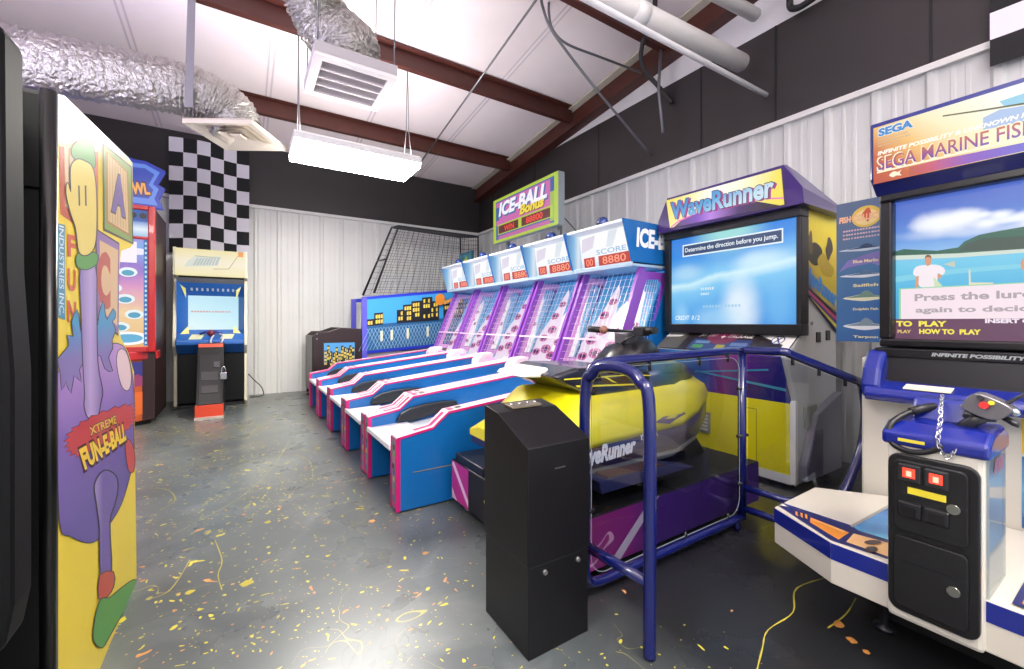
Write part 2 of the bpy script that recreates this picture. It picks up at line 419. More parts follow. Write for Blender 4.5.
rod('conduit', curve(PY(Yc)([(541, -1), (543, 8), (549, 25), (562, 45), (600, 94), (651, 155)]), 6), .013, M('77777c', .4, .6), 'grey conduit hanging from the roof down to the top of the right wall panels', 'conduit')
rod('conduit', curve(PY(Yc + .03)([(549, 0), (549, 14), (553, 30), (567, 44), (600, 57), (642, 73)]), 6), .012, M('77777c', .4, .6), 'grey conduit branching from the hanging loop across towards the black flexible hose', 'conduit')
rod('flexible_hose', curve([onX(p, x) for p, x in (((655, -6), 3.3), ((654, 12), 3.4), ((645, 35), 3.5), ((641, 55), 3.6), ((645, 71), 3.7), ((658, 86), 3.85), ((672, 103), 3.96))], 6), .024, M('252326', .5), 'black flexible hose dropping from the roof to the dark wall band', 'hose', n=10)
rod('hanger_rod', [onX((661, 47), 3.82), onX((658.5, 90), 3.82), onX((663, 133), 3.82)], .016, M('808086', .4, .6), 'short grey rod hanging straight down in front of the dark wall beside the black hose', 'rod')
rod('pipe_elbow', curve([onX(p, 3.9) for p in ((830, -14), (808, 2), (797, 8), (790, 6), (791, -12))], 5), .026, MATTE, 'black pipe elbow under the roof at the top right, above the dark band', 'pipe', n=12)
# ---------------------------------------------------------------- ducts
def foil(name):
    m = bpy.data.materials.new(name); m.use_nodes = True; nt = m.node_tree; b = nt.nodes['Principled BSDF']
    b.inputs['Base Color'].default_value = lin('bab7b2'); b.inputs['Metallic'].default_value = 1; b.inputs['Roughness'].default_value = .28
    tc = nt.nodes.new('ShaderNodeTexCoord'); nz = nt.nodes.new('ShaderNodeTexNoise'); nz.inputs['Scale'].default_value = 26; nz.inputs['Detail'].default_value = 5
    nt.links.new(tc.outputs['Object'], nz.inputs['Vector']); bp = nt.nodes.new('ShaderNodeBump'); bp.inputs['Strength'].default_value = .9; bp.inputs['Distance'].default_value = .05
    nt.links.new(nz.outputs['Fac'], bp.inputs['Height']); nt.links.new(bp.outputs[0], b.inputs['Normal']); return m
FOIL = foil('crinkled_foil')
def duct(pts, r):
    p = curve(pts, 40); R_ = random.Random(3)
    def rf(i, r0):
        ring = .004 if i % 4 < 2 else -.004
        return lambda k: r0 + ring + R_.uniform(-.011, .011)
    return MB().tube(p, r, 28, rf)
fd = mono('flexible_duct', duct([(XL + .24, 4.62, 3.06), (-1.7, 4.66, 3.07), (-.95, 4.70, 3.12), (-.42, 4.74, 3.16), (-.12, 4.77, 3.08), (-.04, 4.78, 2.93)], .215), FOIL, (-1, 4.7, 3.06),
          'silver foil flexible duct running along the left ceiling to the square ceiling diffuser', 'duct')
mono('hanging_strap', MB().slab([onY((184, 107), 4.52), onY((193, 107), 4.52), onY((196, -16), 4.52), onY((188, -16), 4.52)], (0, 1, 0), .01), M('85838a', .5, .3), (-.4, 4.5, 3.4),
     'flat grey strap holding up the foil duct on the left', 'strap')
c = thing('ceiling_diffuser', (-.03, 4.78, 2.84), 'square cream air diffuser at the end of the left foil duct, above the checkered flag', 'vent')
Rz = math.atan2(.49, .25) * 0 + math.radians(-31)
def rotq(q):
    cs, sn = math.cos(Rz), math.sin(Rz)
    return [(-.03 + x * cs - y * sn, 4.78 + x * sn + y * cs) for x, y in q]
def sq(h): return rotq([(-h, -h), (h, -h), (h, h), (-h, h)])
DIFF = M('d8cfbe', .5)
mb = MB(); 
for h0, z0, h1, z1 in ((.30, 2.845, .23, 2.86), (.23, 2.86, .19, 2.88), (.18, 2.855, .13, 2.88), (.12, 2.85, .07, 2.875)):
    A, B = sq(h0), sq(h1)
    for i in range(4):
        mb.face([(*A[i - 1], z0), (*A[i], z0), (*B[i], z1), (*B[i - 1], z1)])
mb.build('vane_set', DIFF, c)
MB().prism(sq(.30), 'z', 2.878, 2.89).build('back_plate', M('b5ab9b', .5), c)
mb = MB(); A, B = sq(.30), sq(.30)
for i in range(4): mb.face([(*A[i - 1], 2.845), (*A[i], 2.845), (*A[i], 2.878), (*A[i - 1], 2.878)])
mb.build('rim', M('cfc6b6', .5), c)
MB().prism(sq(.05), 'z', 2.85, 2.865).build('center_plate', DIFF, c)
gx0, gx1, gy0, gy1, gz = .43, 1.02, 3.25, 3.85, 3.0
mono('flexible_duct', duct([onZ((300, -60), 3.85), onZ((314, 0), 3.6), onZ((330, 32), 3.42), (.72, 3.5, 3.26), (.715, 3.55, 3.11)], .215), FOIL, (.7, 3.5, 3.4),
     'silver foil flexible duct dropping from the roof into the louvered box', 'duct')
c = thing('supply_grille', (.725, 3.55, gz), 'white louvered square grille box hung in the middle under the foil duct', 'vent')
MB().box(gx0, gx1, gy0, gy1, gz + .01, gz + .09).build('housing', M('b9b4b8', .45), c)
mb = MB(); w = .06
for q in ((gx0, gx1, gy0, gy0 + w), (gx0, gx1, gy1 - w, gy1), (gx0, gx0 + w, gy0 + w, gy1 - w), (gx1 - w, gx1, gy0 + w, gy1 - w)): mb.box(*q, gz - .015, gz + .012)
for i in range(1, 4):
    y = gy0 + w + (gy1 - gy0 - 2 * w) * i / 4; mb.box(gx0 + w, gx1 - w, y - .007, y + .007, gz - .012, gz + .01)
mb.build('face_frame', M('f4eeee', .4), c)
mb = MB()
for i in range(32):
    y = gy0 + w + (gy1 - gy0 - 2 * w) * (i + .5) / 32; mb.slab([(gx0 + w, y - .006, gz - .004), (gx1 - w, y - .006, gz - .004), (gx1 - w, y + .006, gz + .006), (gx0 + w, y + .006, gz + .006)], (0, 0, 1), .002)
mb.box(gx0 + w, gx1 - w, gy0 + w, gy1 - w, gz + .006, gz + .009); mb.build('louver', M('ded8da', .5), c)
for x, y in ((gx0 + .02, gy0 + .02), (gx1 - .02, gy0 + .02), (gx0 + .02, gy1 - .02), (gx1 - .02, gy1 - .02)):
    MB().tube([(x, y, gz + .05), (x + .01, y, roof(y) - .02)], .006, 6).build('hanger_wire', GALV, c)
# ---------------------------------------------------------------- lights
def fixture(loc, L, W, z, label, strength, chains=True):
    x, y = loc; t = thing('fluorescent_light', (x, y, z), label, 'light', None)
    MB().prism([(-W / 2, z + .07), (-W / 2 + .06, z + .11), (W / 2 - .06, z + .11), (W / 2, z + .07), (W / 2, z + .02), (-W / 2, z + .02)], 'x', x - L / 2, x + L / 2).bm.free()
    mb = MB(); mb.prism([(y - W / 2, z + .015), (y - W / 2, z + .07), (y - W / 2 + .06, z + .11), (y + W / 2 - .06, z + .11), (y + W / 2, z + .07), (y + W / 2, z + .015)], 'x', x - L / 2, x + L / 2)
    mb.build('housing', M('dcdcdc', .4), t)
    MB().box(x - L / 2 + .006, x + L / 2 - .006, y - W / 2 + .006, y + W / 2 - .006, z - .03, z + .014).build('diffuser_lens', M('fffaf2', .4, 0, strength), t, .01)
    if chains:
        for s in (-1, 1):
            for q in (-.14, .14):
                MB().tube([(x + s * (L / 2 - .06), y + q, z + .1), (x + s * (L / 2 - .06), y + q * .3, z + .45), (x + s * (L / 2 - .06), y, roof(y) - .02)], .005, 6).build('chain', GALV, t)
    else:
        for s in (-1, 1): MB().tube([(x + s * .4, y, z + .1), (x + s * .4, y, roof(y) - .01)], .006, 6).build('chain', GALV, t)
    return t
fixture((1.0, 4.56), 1.2, .56, 2.76, 'lit white fluorescent box light hung on chains in the middle of the room', LS * 1.5)
def lamp(loc, rot, size, power, col):
    l = bpy.data.lights.new('added_ceiling_fill', 'AREA'); l.shape = 'RECTANGLE'; l.size, l.size_y = size; l.energy = power; l.color = col
    o = bpy.data.objects.new('unseen_fill_lamp', l); COL.objects.link(o); o.location = loc; o.rotation_euler = rot
lamp((.8, -1.6, 1.9), (PI + .5, 0, 0), (3.5, 1.6), UPW, (1, .93, .91))  # added uplight behind the camera, out of view, brightens the ceiling
lamp((-1.7, 3.2, 2.3), (PI, .25, 0), (.9, 1.6), UPL, (.78, .72, 1))  # added lavender lamp out of view, stands in for the left machines' glow
fixture((-1.35, .4), 1.2, .56, 3.0, 'lit fluorescent box light hung over the entrance side of the room', LS, False)  # added out of view as fill light
fixture((1.2, -.9), 1.2, .56, 3.0, 'lit fluorescent box light hung behind the viewer', LS, False)  # another added fill light, behind the camera
lamp((1.0, 4.56, 2.9), (PI, 0, 0), (1.1, .45), 34, (1, .95, .93))  # added uplight hidden above the housing, brightens the rear ceiling
# ---------------------------------------------------------------- flags
def flag(pts_fn, cols, rows, label, loc, name='checkered_flag'):
    bm = bmesh.new(); k = 3; W, H = cols * k, rows * k
    g = [[bm.verts.new(Vector(pts_fn(i / W, j / H)) - Vector(loc)) for i in range(W + 1)] for j in range(H + 1)]
    for j in range(H):
        for i in range(W):
            f = bm.faces.new((g[j][i], g[j][i + 1], g[j + 1][i + 1], g[j + 1][i])); f.material_index = ((i // k) + (j // k)) % 2; f.smooth = True
    me = bpy.data.meshes.new(name); bm.to_mesh(me); bm.free()
    me.materials.append(M('dcd9e2', .8)); me.materials.append(M('111115', .8))
    o = bpy.data.objects.new(name, me); COL.objects.link(o); o.location = loc
    return tag(o, label, 'flag')
flag(lambda u, v: (-.84 + .93 * u, 7.37 + .018 * math.sin(u * 9 + v * 2) * (.3 + v), 3.63 - 1.58 * v + .02 * math.sin(u * 5)), 6, 8,
     'black and white checkered flag hanging on back wall above the cream upright cabinet', (-.38, 7.38, 3.66))
flag(lambda u, v: (3.93 + .012 * math.sin(u * 9), .62 - 1.0 * u, 3.69 - 1.0 * v + .02 * u * v), 6, 6,
     'black and white checkered flag high on the right wall at the picture edge', (3.93, .62, 3.69))
# ================================================================== ROW OF BALL ALLEYS
A0, PITCH, NAL = 2.385, .745, 5
PINK = M('c2136f', .4); PINK2 = M('b3447f', .4); BLUE = M('0f62a6', .3, noise=.06, nscale=3); PURP = M('8a48b4', .3, coat=.3); LILAC = M('d79ad6', .35)
RAIL = M('f4e4e4', .3); LANE = M('d9e6ee', .3); INK = M('101018', .4)
SIDE = [(.748, .012), (.748, .424), (.965, .458), (1.065, .54), (2.47, .69), (2.47, .012)]
TOPL = SIDE[1:5]
def alley(y0):
    t = thing('ball_alley_game', (.745, y0, 0), '', 'arcade game', 'ball alley games in a row')
    def offs(pr, d): return [(x, z + d) for x, z in pr]
    for ya, yb, right in ((y0 + .006, y0 + .105, True), (y0 + .64, y0 + .739, False)):
        s = MB().prism(SIDE, 'y', ya, yb).build('side_panel', BLUE, t)
        mb = MB(); mb.prism(TOPL + offs(TOPL[::-1], .012), 'y', ya, yb); mb.build('rail_cover', RAIL, s)
        mb = MB()
        for e0, e1 in ((ya - .004, ya + .002), (yb - .001, yb + .003)):
            mb.prism(offs(TOPL, -.001) + offs(TOPL[::-1], .0125), 'y', e0, e1)
            mb.box(.74, .765, e0, e1, .012, .43)
        mb.build('edge_trim', PINK, s)
        ym = (ya + yb) / 2; q = .018
        L = []
        def on(x):
            for (a, za), (b, zb) in zip(TOPL, TOPL[1:]):
                if a <= x <= b: return za + (zb - za) * (x - a) / (b - a) + .0135
        def strip(x0, x1, h, mat, skew=0):
            xs = [x0] + [p[0] for p in TOPL if x0 < p[0] < x1] + [x1]
            L.append(('p', [(x, ym - h, on(x)) for x in xs] + [(x + skew, ym + h, on(min(x + skew, 2.4))) for x in xs[::-1]], mat))
        strip(.86, .965, q, PINK); strip(.965, 1.05, q, PINK); strip(1.075, 1.11, .03, PINK2); strip(1.13, 1.17, .022, M('3a3a46', .4))
        strip(1.5, 1.75, .006, M('d9a0b4', .4))
        art('rail_print', s, L, NZ)
        # front art of the post
        F = []
        X = .7475; P = lambda a, b, c, d: [(X, ya + .092 * (1 - a) + .006, b), (X, ya + .092 * (1 - c) + .006, b), (X, ya + .092 * (1 - c) + .006, d), (X, ya + .092 * (1 - a) + .006, d)]
        F.append(('p', P(0, .02, 1, .42), M('c2447f', .4) if right else M('b8577f', .4)))
        F.append(('p', P(.08, .05, .66, .41), M('5b8a86', .4)))
        R_ = random.Random(5 if right else 9)
        for z, h in ((.37, '1c1a1e'), (.335, '5aa860'), (.30, 'c06a86'), (.26, '16161a'), (.225, '3b62a8'), (.185, 'd6c23c'), (.15, '3f9a8a'), (.11, 'cf5a86'), (.075, '4a6aa6')):
            x = R_.uniform(.1, .3); F.append(('p', P(x, z - .016, x + R_.uniform(.28, .4), z + .014), M(h, .4)))
        art('front_graphic', s, F, NX)
    # lane, tray, ball return
    MB().prism([(1.0, .30), (1.02, .36), (2.5, .50), (2.5, .4)], 'y', y0 + .105, y0 + .64).build('lane', LANE, t)
    MB().prism([(.73, .34), (.73, .375), (.76, .365), (1.02, .375), (1.02, .34)], 'y', y0 + .105, y0 + .64).build('ball_tray', M('e4e6ea', .3), t, .006)
    MB().box(1.02, 1.05, y0 + .105, y0 + .64, .012, .35).build('front_panel', MATTE, t)
    hood = [(.93, .39), (.96, .44), (1.03, .475), (1.15, .492), (1.3, .50), (1.4, .49), (1.42, .44), (1.05, .38)]
    MB().prism(hood, 'y', y0 + .60, y0 + .638).build('ball_return', M('1b1b1f', .4), t, .008)
    MB().prism([(2.28, .45), (2.30, .66), (2.36, .73), (2.5, .74), (2.5, .45)], 'y', y0 + .46, y0 + .62).build('ramp_guard', M('eed7dc', .4), t, .01)
    # target cabinet
    MB().prism([(2.95, .02), (2.95, 1.0), (3.2, 1.55), (3.2, 1.93), (3.78, 1.93), (3.78, .02)], 'y', y0 + .02, y0 + .725).build('rear_cabinet', BLUE, t)
    MB().box(2.47, 2.95, y0 + .01, y0 + .735, .012, .62).build('base_cabinet', BLUE, t)
    def bx_(s): return 2.66 + .46 * s, .64 + .91 * s        # target board from bottom to top
    X0, Z0 = bx_(0); X1, Z1 = bx_(1)
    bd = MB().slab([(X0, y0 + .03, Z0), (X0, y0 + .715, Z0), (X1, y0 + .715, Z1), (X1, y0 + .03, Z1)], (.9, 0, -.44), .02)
    bd = bd.build('target_board', grad((0, 0, 1), .62, 1.55, [(0, 'bfe2f2'), (.45, '5ab4e2'), (1, '2a80c8')], .8), t)  # board and its art glow to make up for the shaded cage
    n = Vector((-.91, 0, .46)).normalized(); L = []
    def bp(u, s): x, z = bx_(s); return (x, y0 + .715 - .685 * u, z)
    SNOW = M('f6eef2', .5, 0, .95)
    L.append(('p', [bp(u, s) for u, s in ((0, 0), (1, 0), (1, .30), (.9, .5), (.84, .78), (.74, .86), (.66, .78), (.5, .66), (.36, .48), (.2, .4), (.0, .22))], SNOW))
    L.append(('p', [bp(u, s) for u, s in ((.0, .0), (.3, 0), (.2, .2), (.0, .3))], M('e6e6f2', .5, 0, .85)))
    L.append(('p', [bp(u, s) for u, s in ((.02, .05), (.48, .05), (.45, .4), (.42, .66), (.37, .84), (.31, .90), (.26, .8), (.18, .6), (.02, .36))], M('eedff0', .5, 0, .85)))
    for u, s, a in ((.5, .12, .11), (.56, .27, .10), (.62, .41, .085), (.68, .54, .08), (.74, .66, .07), (.3, .2, .07), (.84, .2, .07), (.87, .47, .06), (.14, .14, .1), (.36, .18, .12), (.2, .3, .1), (.34, .40, .11), (.28, .56, .1), (.36, .7, .085)):
        L.append(('p', [bp(x, y) for x, y in ell((u, s), a, a * .42)], M('d05aa4', .4, 0, .7)))
        L.append(('p', [bp(x, y) for x, y in ell((u, s), a * .62, a * .2)], M('4b1450', .4)))
    art('target_artwork', bd, L, n, .003, .001)
    def fx(s): return 2.46 + .37 * s, .70 + .83 * s           # front cage plane
    def bar(a, b, r, nme, mat): return MB().tube([a, b], r, 4).build(nme, mat, t)
    for y in (y0 + .035, y0 + .71):
        a, b = fx(0), fx(1)
        MB().prism([(a[0] - .02, a[1] - .03), (a[0] + .045, a[1] - .03), (b[0] + .045, b[1] + .03), (b[0] - .02, b[1] + .03)], 'y', y - .016, y + .016).build('front_post', PURP, t)
        # side window frame
        mb = MB(); o = [(2.50, .70), (2.86, 1.53), (3.20, 1.53), (2.98, .70)]; i_ = [(2.60, .76), (2.87, 1.40), (2.90, 1.46), (3.06, 1.47), (3.09, 1.42), (2.90, .76)]
        oo = [(2.50, .70), (2.84, 1.49), (2.86, 1.53), (3.18, 1.53), (3.20, 1.52), (2.98, .70)]
        for k in range(6):
            mb.prism([oo[k - 1], oo[k], i_[k], i_[k - 1]], 'y', y - .008, y + .008)
        fr = mb.build('side_window', LILAC if y > y0 + .3 else PURP, t)
        mb = MB()
        for k in range(1, 12):
            z = .76 + .71 * k / 12; xa = 2.60 + (z - .76) * .43; xb = 2.90 + (z - .76) * .27
            mb.tube([(xa, y, z), (xb, y, z)], .0018, 4, cap=False)
        for k in range(1, 7):
            u = k / 7; mb.tube([(2.60 + .3 * u, y, .76), (2.88 + .2 * u, y, 1.465)], .0018, 4, cap=False)
        mb.build('wire_mesh', M('d9cfe0', .4, .5), fr)
    mb = MB(); a, b = fx(0), fx(1)
    for k in range(1, 13):
        s = k / 13; x, z = fx(s); mb.tube([(x, y0 + .057, z), (x, y0 + .688, z)], .0018, 4, cap=False)
    for k in range(1, 11):
        y = y0 + .057 + .631 * k / 11; mb.tube([(a[0], y, a[1]), (b[0], y, b[1])], .0018, 4, cap=False)
    mb.build('wire_mesh', M('e2d6e6', .4, .5), t)
    x, z = fx(.3)
    bar((x - .02, y0 + .035, z), (x - .02, y0 + .71, z), .012, 'cross_bar', M('e8cfe2', .3))
    x, z = fx(0)
    MB().box(x - .03, x + .05, y0 + .03, y0 + .715, z - .06, z - .02).build('cage_sill', M('d59cc9', .35), t)
    # marquee head: open hood with a recessed lit display
    hs = [(2.585, 1.94), (2.70, 1.58), (3.2, 1.58), (3.2, 1.94)]
    hd = grad((1, 0, 0), 2.58, 2.86, [(0, '1668b8'), (.4, '8cc4ee'), (.6, 'e6f2fc'), (.8, '8cc0ea'), (1, '2270be')], .8)  # display light on the inner hood wall, painted as a glowing gradient
    for ya, yb in ((y0 + .004, y0 + .022), (y0 + .722, y0 + .739)):
        MB().prism(hs, 'y', ya, yb).build('hood_side', M('1767ad', .3) if ya < y0 + .1 else hd, t, .004)
    MB().box(2.6, 3.2, y0 + .02, y0 + .725, 1.922, 1.942).build('hood_top', M('dfeaf2', .4), t)
    MB().prism([(2.695, 1.562), (2.695, 1.60), (3.2, 1.60), (3.2, 1.562)], 'y', y0 + .004, y0 + .74).build('hood_sill', M('b9d3e6', .25, .3), t, .004)
    dq = [(2.76, y0 + .722, 1.922), (2.76, y0 + .022, 1.922), (2.80, y0 + .022, 1.60), (2.80, y0 + .722, 1.60)]
    dp = MB().slab(dq, (1, 0, .1), .03).build('display_panel', grad((0, 0, 1), 1.6, 1.92, [(0, 'c4d9ee'), (.3, 'f6f6fa'), (1, 'ffffff')], .9), t)
    def dpp(u, v): return tuple(Vector(dq[0]).lerp(Vector(dq[1]), u).lerp(Vector(dq[3]).lerp(Vector(dq[2]), u), v))
    def R4(u0, v0, u1, v1): return [dpp(u0, v0), dpp(u1, v0), dpp(u1, v1), dpp(u0, v1)]
    RED = M('d9341c', .4, 0, .7); DRED = M('c83420', .4, 0, .8); DIG = M('ff9a7c', .4, 0, 1.1); SKY = M('8fc2ea', .4, 0, .8)
    L = [('p', R4(.05, .66, .26, .94), RED), ('p', R4(.33, .66, .97, .94), DRED),
         ('t', '00', R4(.09, .7, .22, .9), DIG, .0), ('t', '8880', R4(.40, .7, .80, .9), DIG, .0),
         ('t', 'SCORE', R4(.30, .48, .82, .62), SKY, .01),
         ('p', [dpp(u, v) for u, v in ((.55, .02), (.7, .02), (.6, .45), (.48, .45))], M('e6edf5', .4, 0, .85)),
         ('p', [dpp(u, v) for u, v in ((.05, .1), (.3, .06), (.24, .4), (.02, .5))], M('e9dfee', .4, 0, .85)),
         ('p', [dpp(u, v) for u, v in ((.82, .2), (.97, .06), (.97, .42), (.88, .45))], M('dce6f3', .4, 0, .85))]
    art('display_lettering', dp, L, (-1, 0, .1))
    bl = MB(); bl.ball(Vector((2.72, y0 + .37, 1.985)), .055, 1, 1, 1.0); bl.build('beacon', M('15377e', .15, coat=.6), t)
    MB().tube([(2.72, y0 + .37, 1.943), (2.72, y0 + .37, 1.972)], .06, 18).build('beacon_base', BLACK, t)
    return t
al0 = alley(A0)
al0['label'] = 'ball alley game with full blue side facing out, first of the row, nearest the ride'
names = ['', 'second ball alley of the row, counted from the jet-ski ride', 'middle ball alley of the row of five blue and white lanes',
         'fourth ball alley of the row, counted from the jet-ski ride', 'last ball alley of the row, beside the caged basketball game']
def dup(o, parent=None):
    c = o.copy(); COL.objects.link(c)
    if parent: c.parent = parent
    for ch in list(o.children): dup(ch, c)
    return c
for k in range(1, NAL):
    c = dup(al0); c.location = (.745, A0 + PITCH * k, 0); c['label'] = names[k]
# outer lettering only on the exposed end of the row
hs0 = [o for o in al0.children if o.name.startswith('hood_side')][0]
ORG = Vector(al0.location)
art('lettering', hs0, [('t', 'ICE-BALL', [(2.74, A0 + .004, 1.885), (3.36, A0 + .004, 1.885), (3.36, A0 + .004, 1.72), (2.74, A0 + .004, 1.72)], M('f4f6f8', .4), .05, .1)], NY)
sp0 = [o for o in al0.children if o.name.startswith('side_panel')][0]
art('panel_seam', sp0, [('p', [(.84, A0 + .002, .222), (1.5, A0 + .002, .222), (1.5, A0 + .002, .227), (.84, A0 + .002, .227)], M('8a8466', .4))], NY)
# ---------------------------------------------------------------- bonus sign
SX = 3.0; s = thing('bonus_sign', (SX, 4.45, 2.2), 'lime and pink bonus sign with red number displays standing above the ball alleys', 'sign')
c4 = [onX(p, SX) for p in ((493.5, 201), (557.6, 171.4), (558.3, 224.6), (494.5, 243.4))]
y1, y2, z1, z2 = c4[0].y, c4[2].y, (c4[0].z + c4[1].z) / 2, (c4[2].z + c4[3].z) / 2
MB().box(SX + .001, SX + .09, y2, y1, z2, z1).build('sign_case', M('8f9a9e', .4), s)
def S(u0, v0, u1, v1): return quadYZ(SX, y1 + (y2 - y1) * u0, y1 + (y2 - y1) * u1, z1 + (z2 - z1) * v0, z1 + (z2 - z1) * v1)
W_ = M('f6f3fb', .4, 0, .9); BL_ = M('2a6cb4', .4, 0, .7)
fp = art('sign_face', s, [('p', S(0, 0, 1, 1), M('bfd83a', .4, 0, .75)), ('p', S(.05, .06, .95, .94), M('3f6fb0', .4, 0, .7)), ('p', S(.06, .09, .9, .62), M('d56cb4', .4, 0, .8)),
    ('p', S(.06, .2, .11, .5), M('3568b4', .4, 0, .7)), ('p', S(.9, .1, .95, .32), M('2c62ac', .4, 0, .7)), ('p', S(.9, .34, .95, .9), M('a9cf52', .4, 0, .7)),
    ('p', S(.09, .60, .93, .83), M('c4da3c', .4, 0, .75)), ('p', S(.1, .86, .9, .94), M('d56cb4', .4, 0, .7)),
    ('p', S(.1, .63, .44, .81), M('5c0f12', .4, 0, .8)), ('p', S(.49, .63, .9, .81), M('5c0f12', .4, 0, .8)),
    ('t', 'WIN', S(.2, .66, .37, .79), M('f0432c', .4, 0, 1.0)), ('t', '88800', S(.56, .655, .8, .785), M('f0432c', .4, 0, 1.0)),
    ('t', 'ICE-BALL', S(.12, .13, .88, .46), BL_, .06, .2), ('t', 'ICE-BALL', S(.1, .11, .86, .42), W_, .05, .2),
    ('t', 'Bonus', S(.47, .36, .83, .58), M('2a1a12', .4), .07, .2), ('t', 'Bonus', S(.46, .35, .82, .56), M('f2d83a', .4, 0, .9), .05, .2)], NX)
for y in (y1 - .2, y2 + .12):
    MB().box(SX + .1, SX + .14, y - .02, y + .02, 1.944, z1 - .1).build('post', M('6f7376', .4, .5), s)
MB().tube([(SX + .09, y2 + .02, z2 + .1), (SX + .4, y2 + .05, z2 - .1), (3.92, y2 + .1, z2 - .18)], .006, 6).build('cord', INK, s)
# ---------------------------------------------------------------- basketball game
YN, YFR = 6.5, 7.25
t = thing('basketball_game', (1.6, 6.9, 0), 'caged basketball arcade game with city skyline side panel beyond the ball alleys', 'arcade game')
CAB = M('5a58c8', .35); BF = M('2436c4', .3)
TL, TR, BR, BLq = onY((363.5, 297), YN), onY((446, 290), YN), onY((441, 331), YN), onY((363.5, 354), YN)
TR = Vector((3.45, YN, TL.z + (TR.z - TL.z) * (3.45 - TL.x) / (TR.x - TL.x))); BR = Vector((3.45, YN, BLq.z + .12))
def Q(u, v): return tuple(TL.lerp(TR, u).lerp(BLq.lerp(BR, u), v))
def pane(yo, nm):
    mb = MB()
    o = [Q(0, 0), Q(1, 0), Q(1, 1), Q(0, 1)]; i_ = [Q(.02, .07), Q(.98, .07), Q(.98, .93), Q(.02, .93)]
    for k in range(4):
        mb.slab([Vector(o[k - 1]) + Vector((0, yo, 0)), Vector(o[k]) + Vector((0, yo, 0)), Vector(i_[k]) + Vector((0, yo, 0)), Vector(i_[k - 1]) + Vector((0, yo, 0))], (0, 1, 0), .03)
    return mb.build('side_frame', BF, t)
sf = pane(0, 'n'); pane(YFR - YN, 'f')
L = [('p', [Q(.02, .05), Q(.98, .05), Q(.98, .95), Q(.02, .95)], M('3f9fdf', .35)), ('p', [Q(.02, .5), Q(.98, .5), Q(.98, .95), Q(.02, .95)], M('1d5f95', .35))]
DK = M('14171d', .4); WIN = M('e6cc55', .4)
R_ = random.Random(11); 
for u0, u1, h in ((.02, .10, .4), (.08, .15, .3), (.26, .33, .28), (.31, .4, .2), (.38, .5, .15), (.47, .56, .1), (.54, .62, .18), (.66, .74, .25), (.75, .85, .15), (.86, .95, .25)):
    L.append(('p', [Q(u0, h), Q(u1, h), Q(u1, .52), Q(u0, .52)], DK))
    k = u0 + .012
    while k < u1 - .015:
        for r in range(int((.5 - h) / .09)):
            if R_.random() < .75: L.append(('p', [Q(k, h + .04 + r * .09), Q(k + .015, h + .03 + r * .09), Q(k + .015, h + .10 + r * .09), Q(k, h + .095 + r * .09)], WIN))
        k += .02
for k in range(36):
    u = .02 + k * .027
    for d in (-1, 1): L.append(('p', [Q(u + .02 * (d < 0), .56), Q(u + .003 + .02 * (d < 0), .56), Q(u + .085 * (d > 0) - .06 * (d < 0) + .003, .94), Q(u + .085 * (d > 0) - .06 * (d < 0), .94)], M('9ecbe2', .4)))
for u in (.12, .2, .33, .5): L.append(('p', [Q(u, .62), Q(u + .02, .62), Q(u + .02, .8), Q(u, .8)], M('d8dfc0', .4)))
L += [('p', [Q(.66, .2), Q(.8, .1), Q(.8, .16), Q(.66, .26)], M('e9a93c', .4)), ('p', [Q(a, b) for a, b in ell((.62, .16), .045, .102)], M('e08a2c', .4))]
art('skyline_graphic', sf, L, NY, .001, .0004)
MB().box(TL.x, 3.5, YN + .02, YFR, .02, BLq.z + .02).build('base_cabinet', M('8b878e', .45), t)
MB().box(TL.x - .02, TL.x + .05, YN - .012, YN + .05, .02, TL.z).build('corner_post', CAB, t); MB().box(TL.x - .02, TL.x + .05, YFR - .05, YFR + .012, .02, TL.z).build('corner_post', CAB, t)
MB().slab([(TL.x, YN + .03, BLq.z + .25), (TL.x, YFR - .02, BLq.z + .25), (3.4, YFR - .02, 1.1), (3.4, YN + .03, 1.1)], (0, 0, -1), .03).build('ball_ramp', M('30343a', .5), t)
BAR = M('17171b', .4)
na, nb, nc = onY((374, 293), YN), onY((398.7, 226), YN), Vector((3.45, YN, 2.58))
YB2 = 7.2; fa, fb, fc = Vector((na.x, YB2, na.z)), Vector((nb.x + .1, YB2, nb.z + .12)), Vector((3.45, YB2, nc.z + .1))
MB().tube([na, nb, nc, (3.45, YN, 1.4)], .018, 8).build('cage_bar', BAR, t); MB().tube([fa, fb, fc, (3.45, YB2, 1.4)], .018, 8).build('cage_bar', BAR, t)
for a, b in ((nb, fb), (nc, fc)): MB().tube([a, b], .016, 8).build('cage_bar', BAR, t)
mid = na.lerp(nb, .5); MB().tube([mid + Vector((.0, 0, 0)), mid.lerp(fa.lerp(fb, .5), 1)], .012, 8).build('cage_bar', BAR, t)
def net(a, b, c, dpt, nu, nv, nm='cage_net'):
    mb = MB()
    for i in range(nu + 1):
        u = i / nu; mb.tube([a.lerp(dpt, u), b.lerp(c, u)], .003, 4, cap=False)
    for j in range(nv + 1):
        v = j / nv; mb.tube([a.lerp(b, v), dpt.lerp(c, v)], .003, 4, cap=False)
    return mb.build(nm, M('3f3c3c', .6), t)
net(na, nb, nc, Vector((3.45, YN, 1.62)), 16, 12); net(fa, fb, fc, Vector((3.45, YB2, 1.62)), 16, 12)
net(nb, fb, fc, nc, 6, 16); net(Vector((3.45, YN, 1.62)), nc, fc, Vector((3.45, YB2, 1.62)), 8, 14)
bb = MB().box(3.38, 3.42, YN + .1, YB2 - .1, 1.75, 2.35).build('backboard', M('2b6f8f', .35), t)
def BBq(u0, v0, u1, v1): return quadYZ(3.38, YB2 - .1 - .5 * u0, YB2 - .1 - .5 * u1, 2.35 - .6 * v0, 2.35 - .6 * v1)
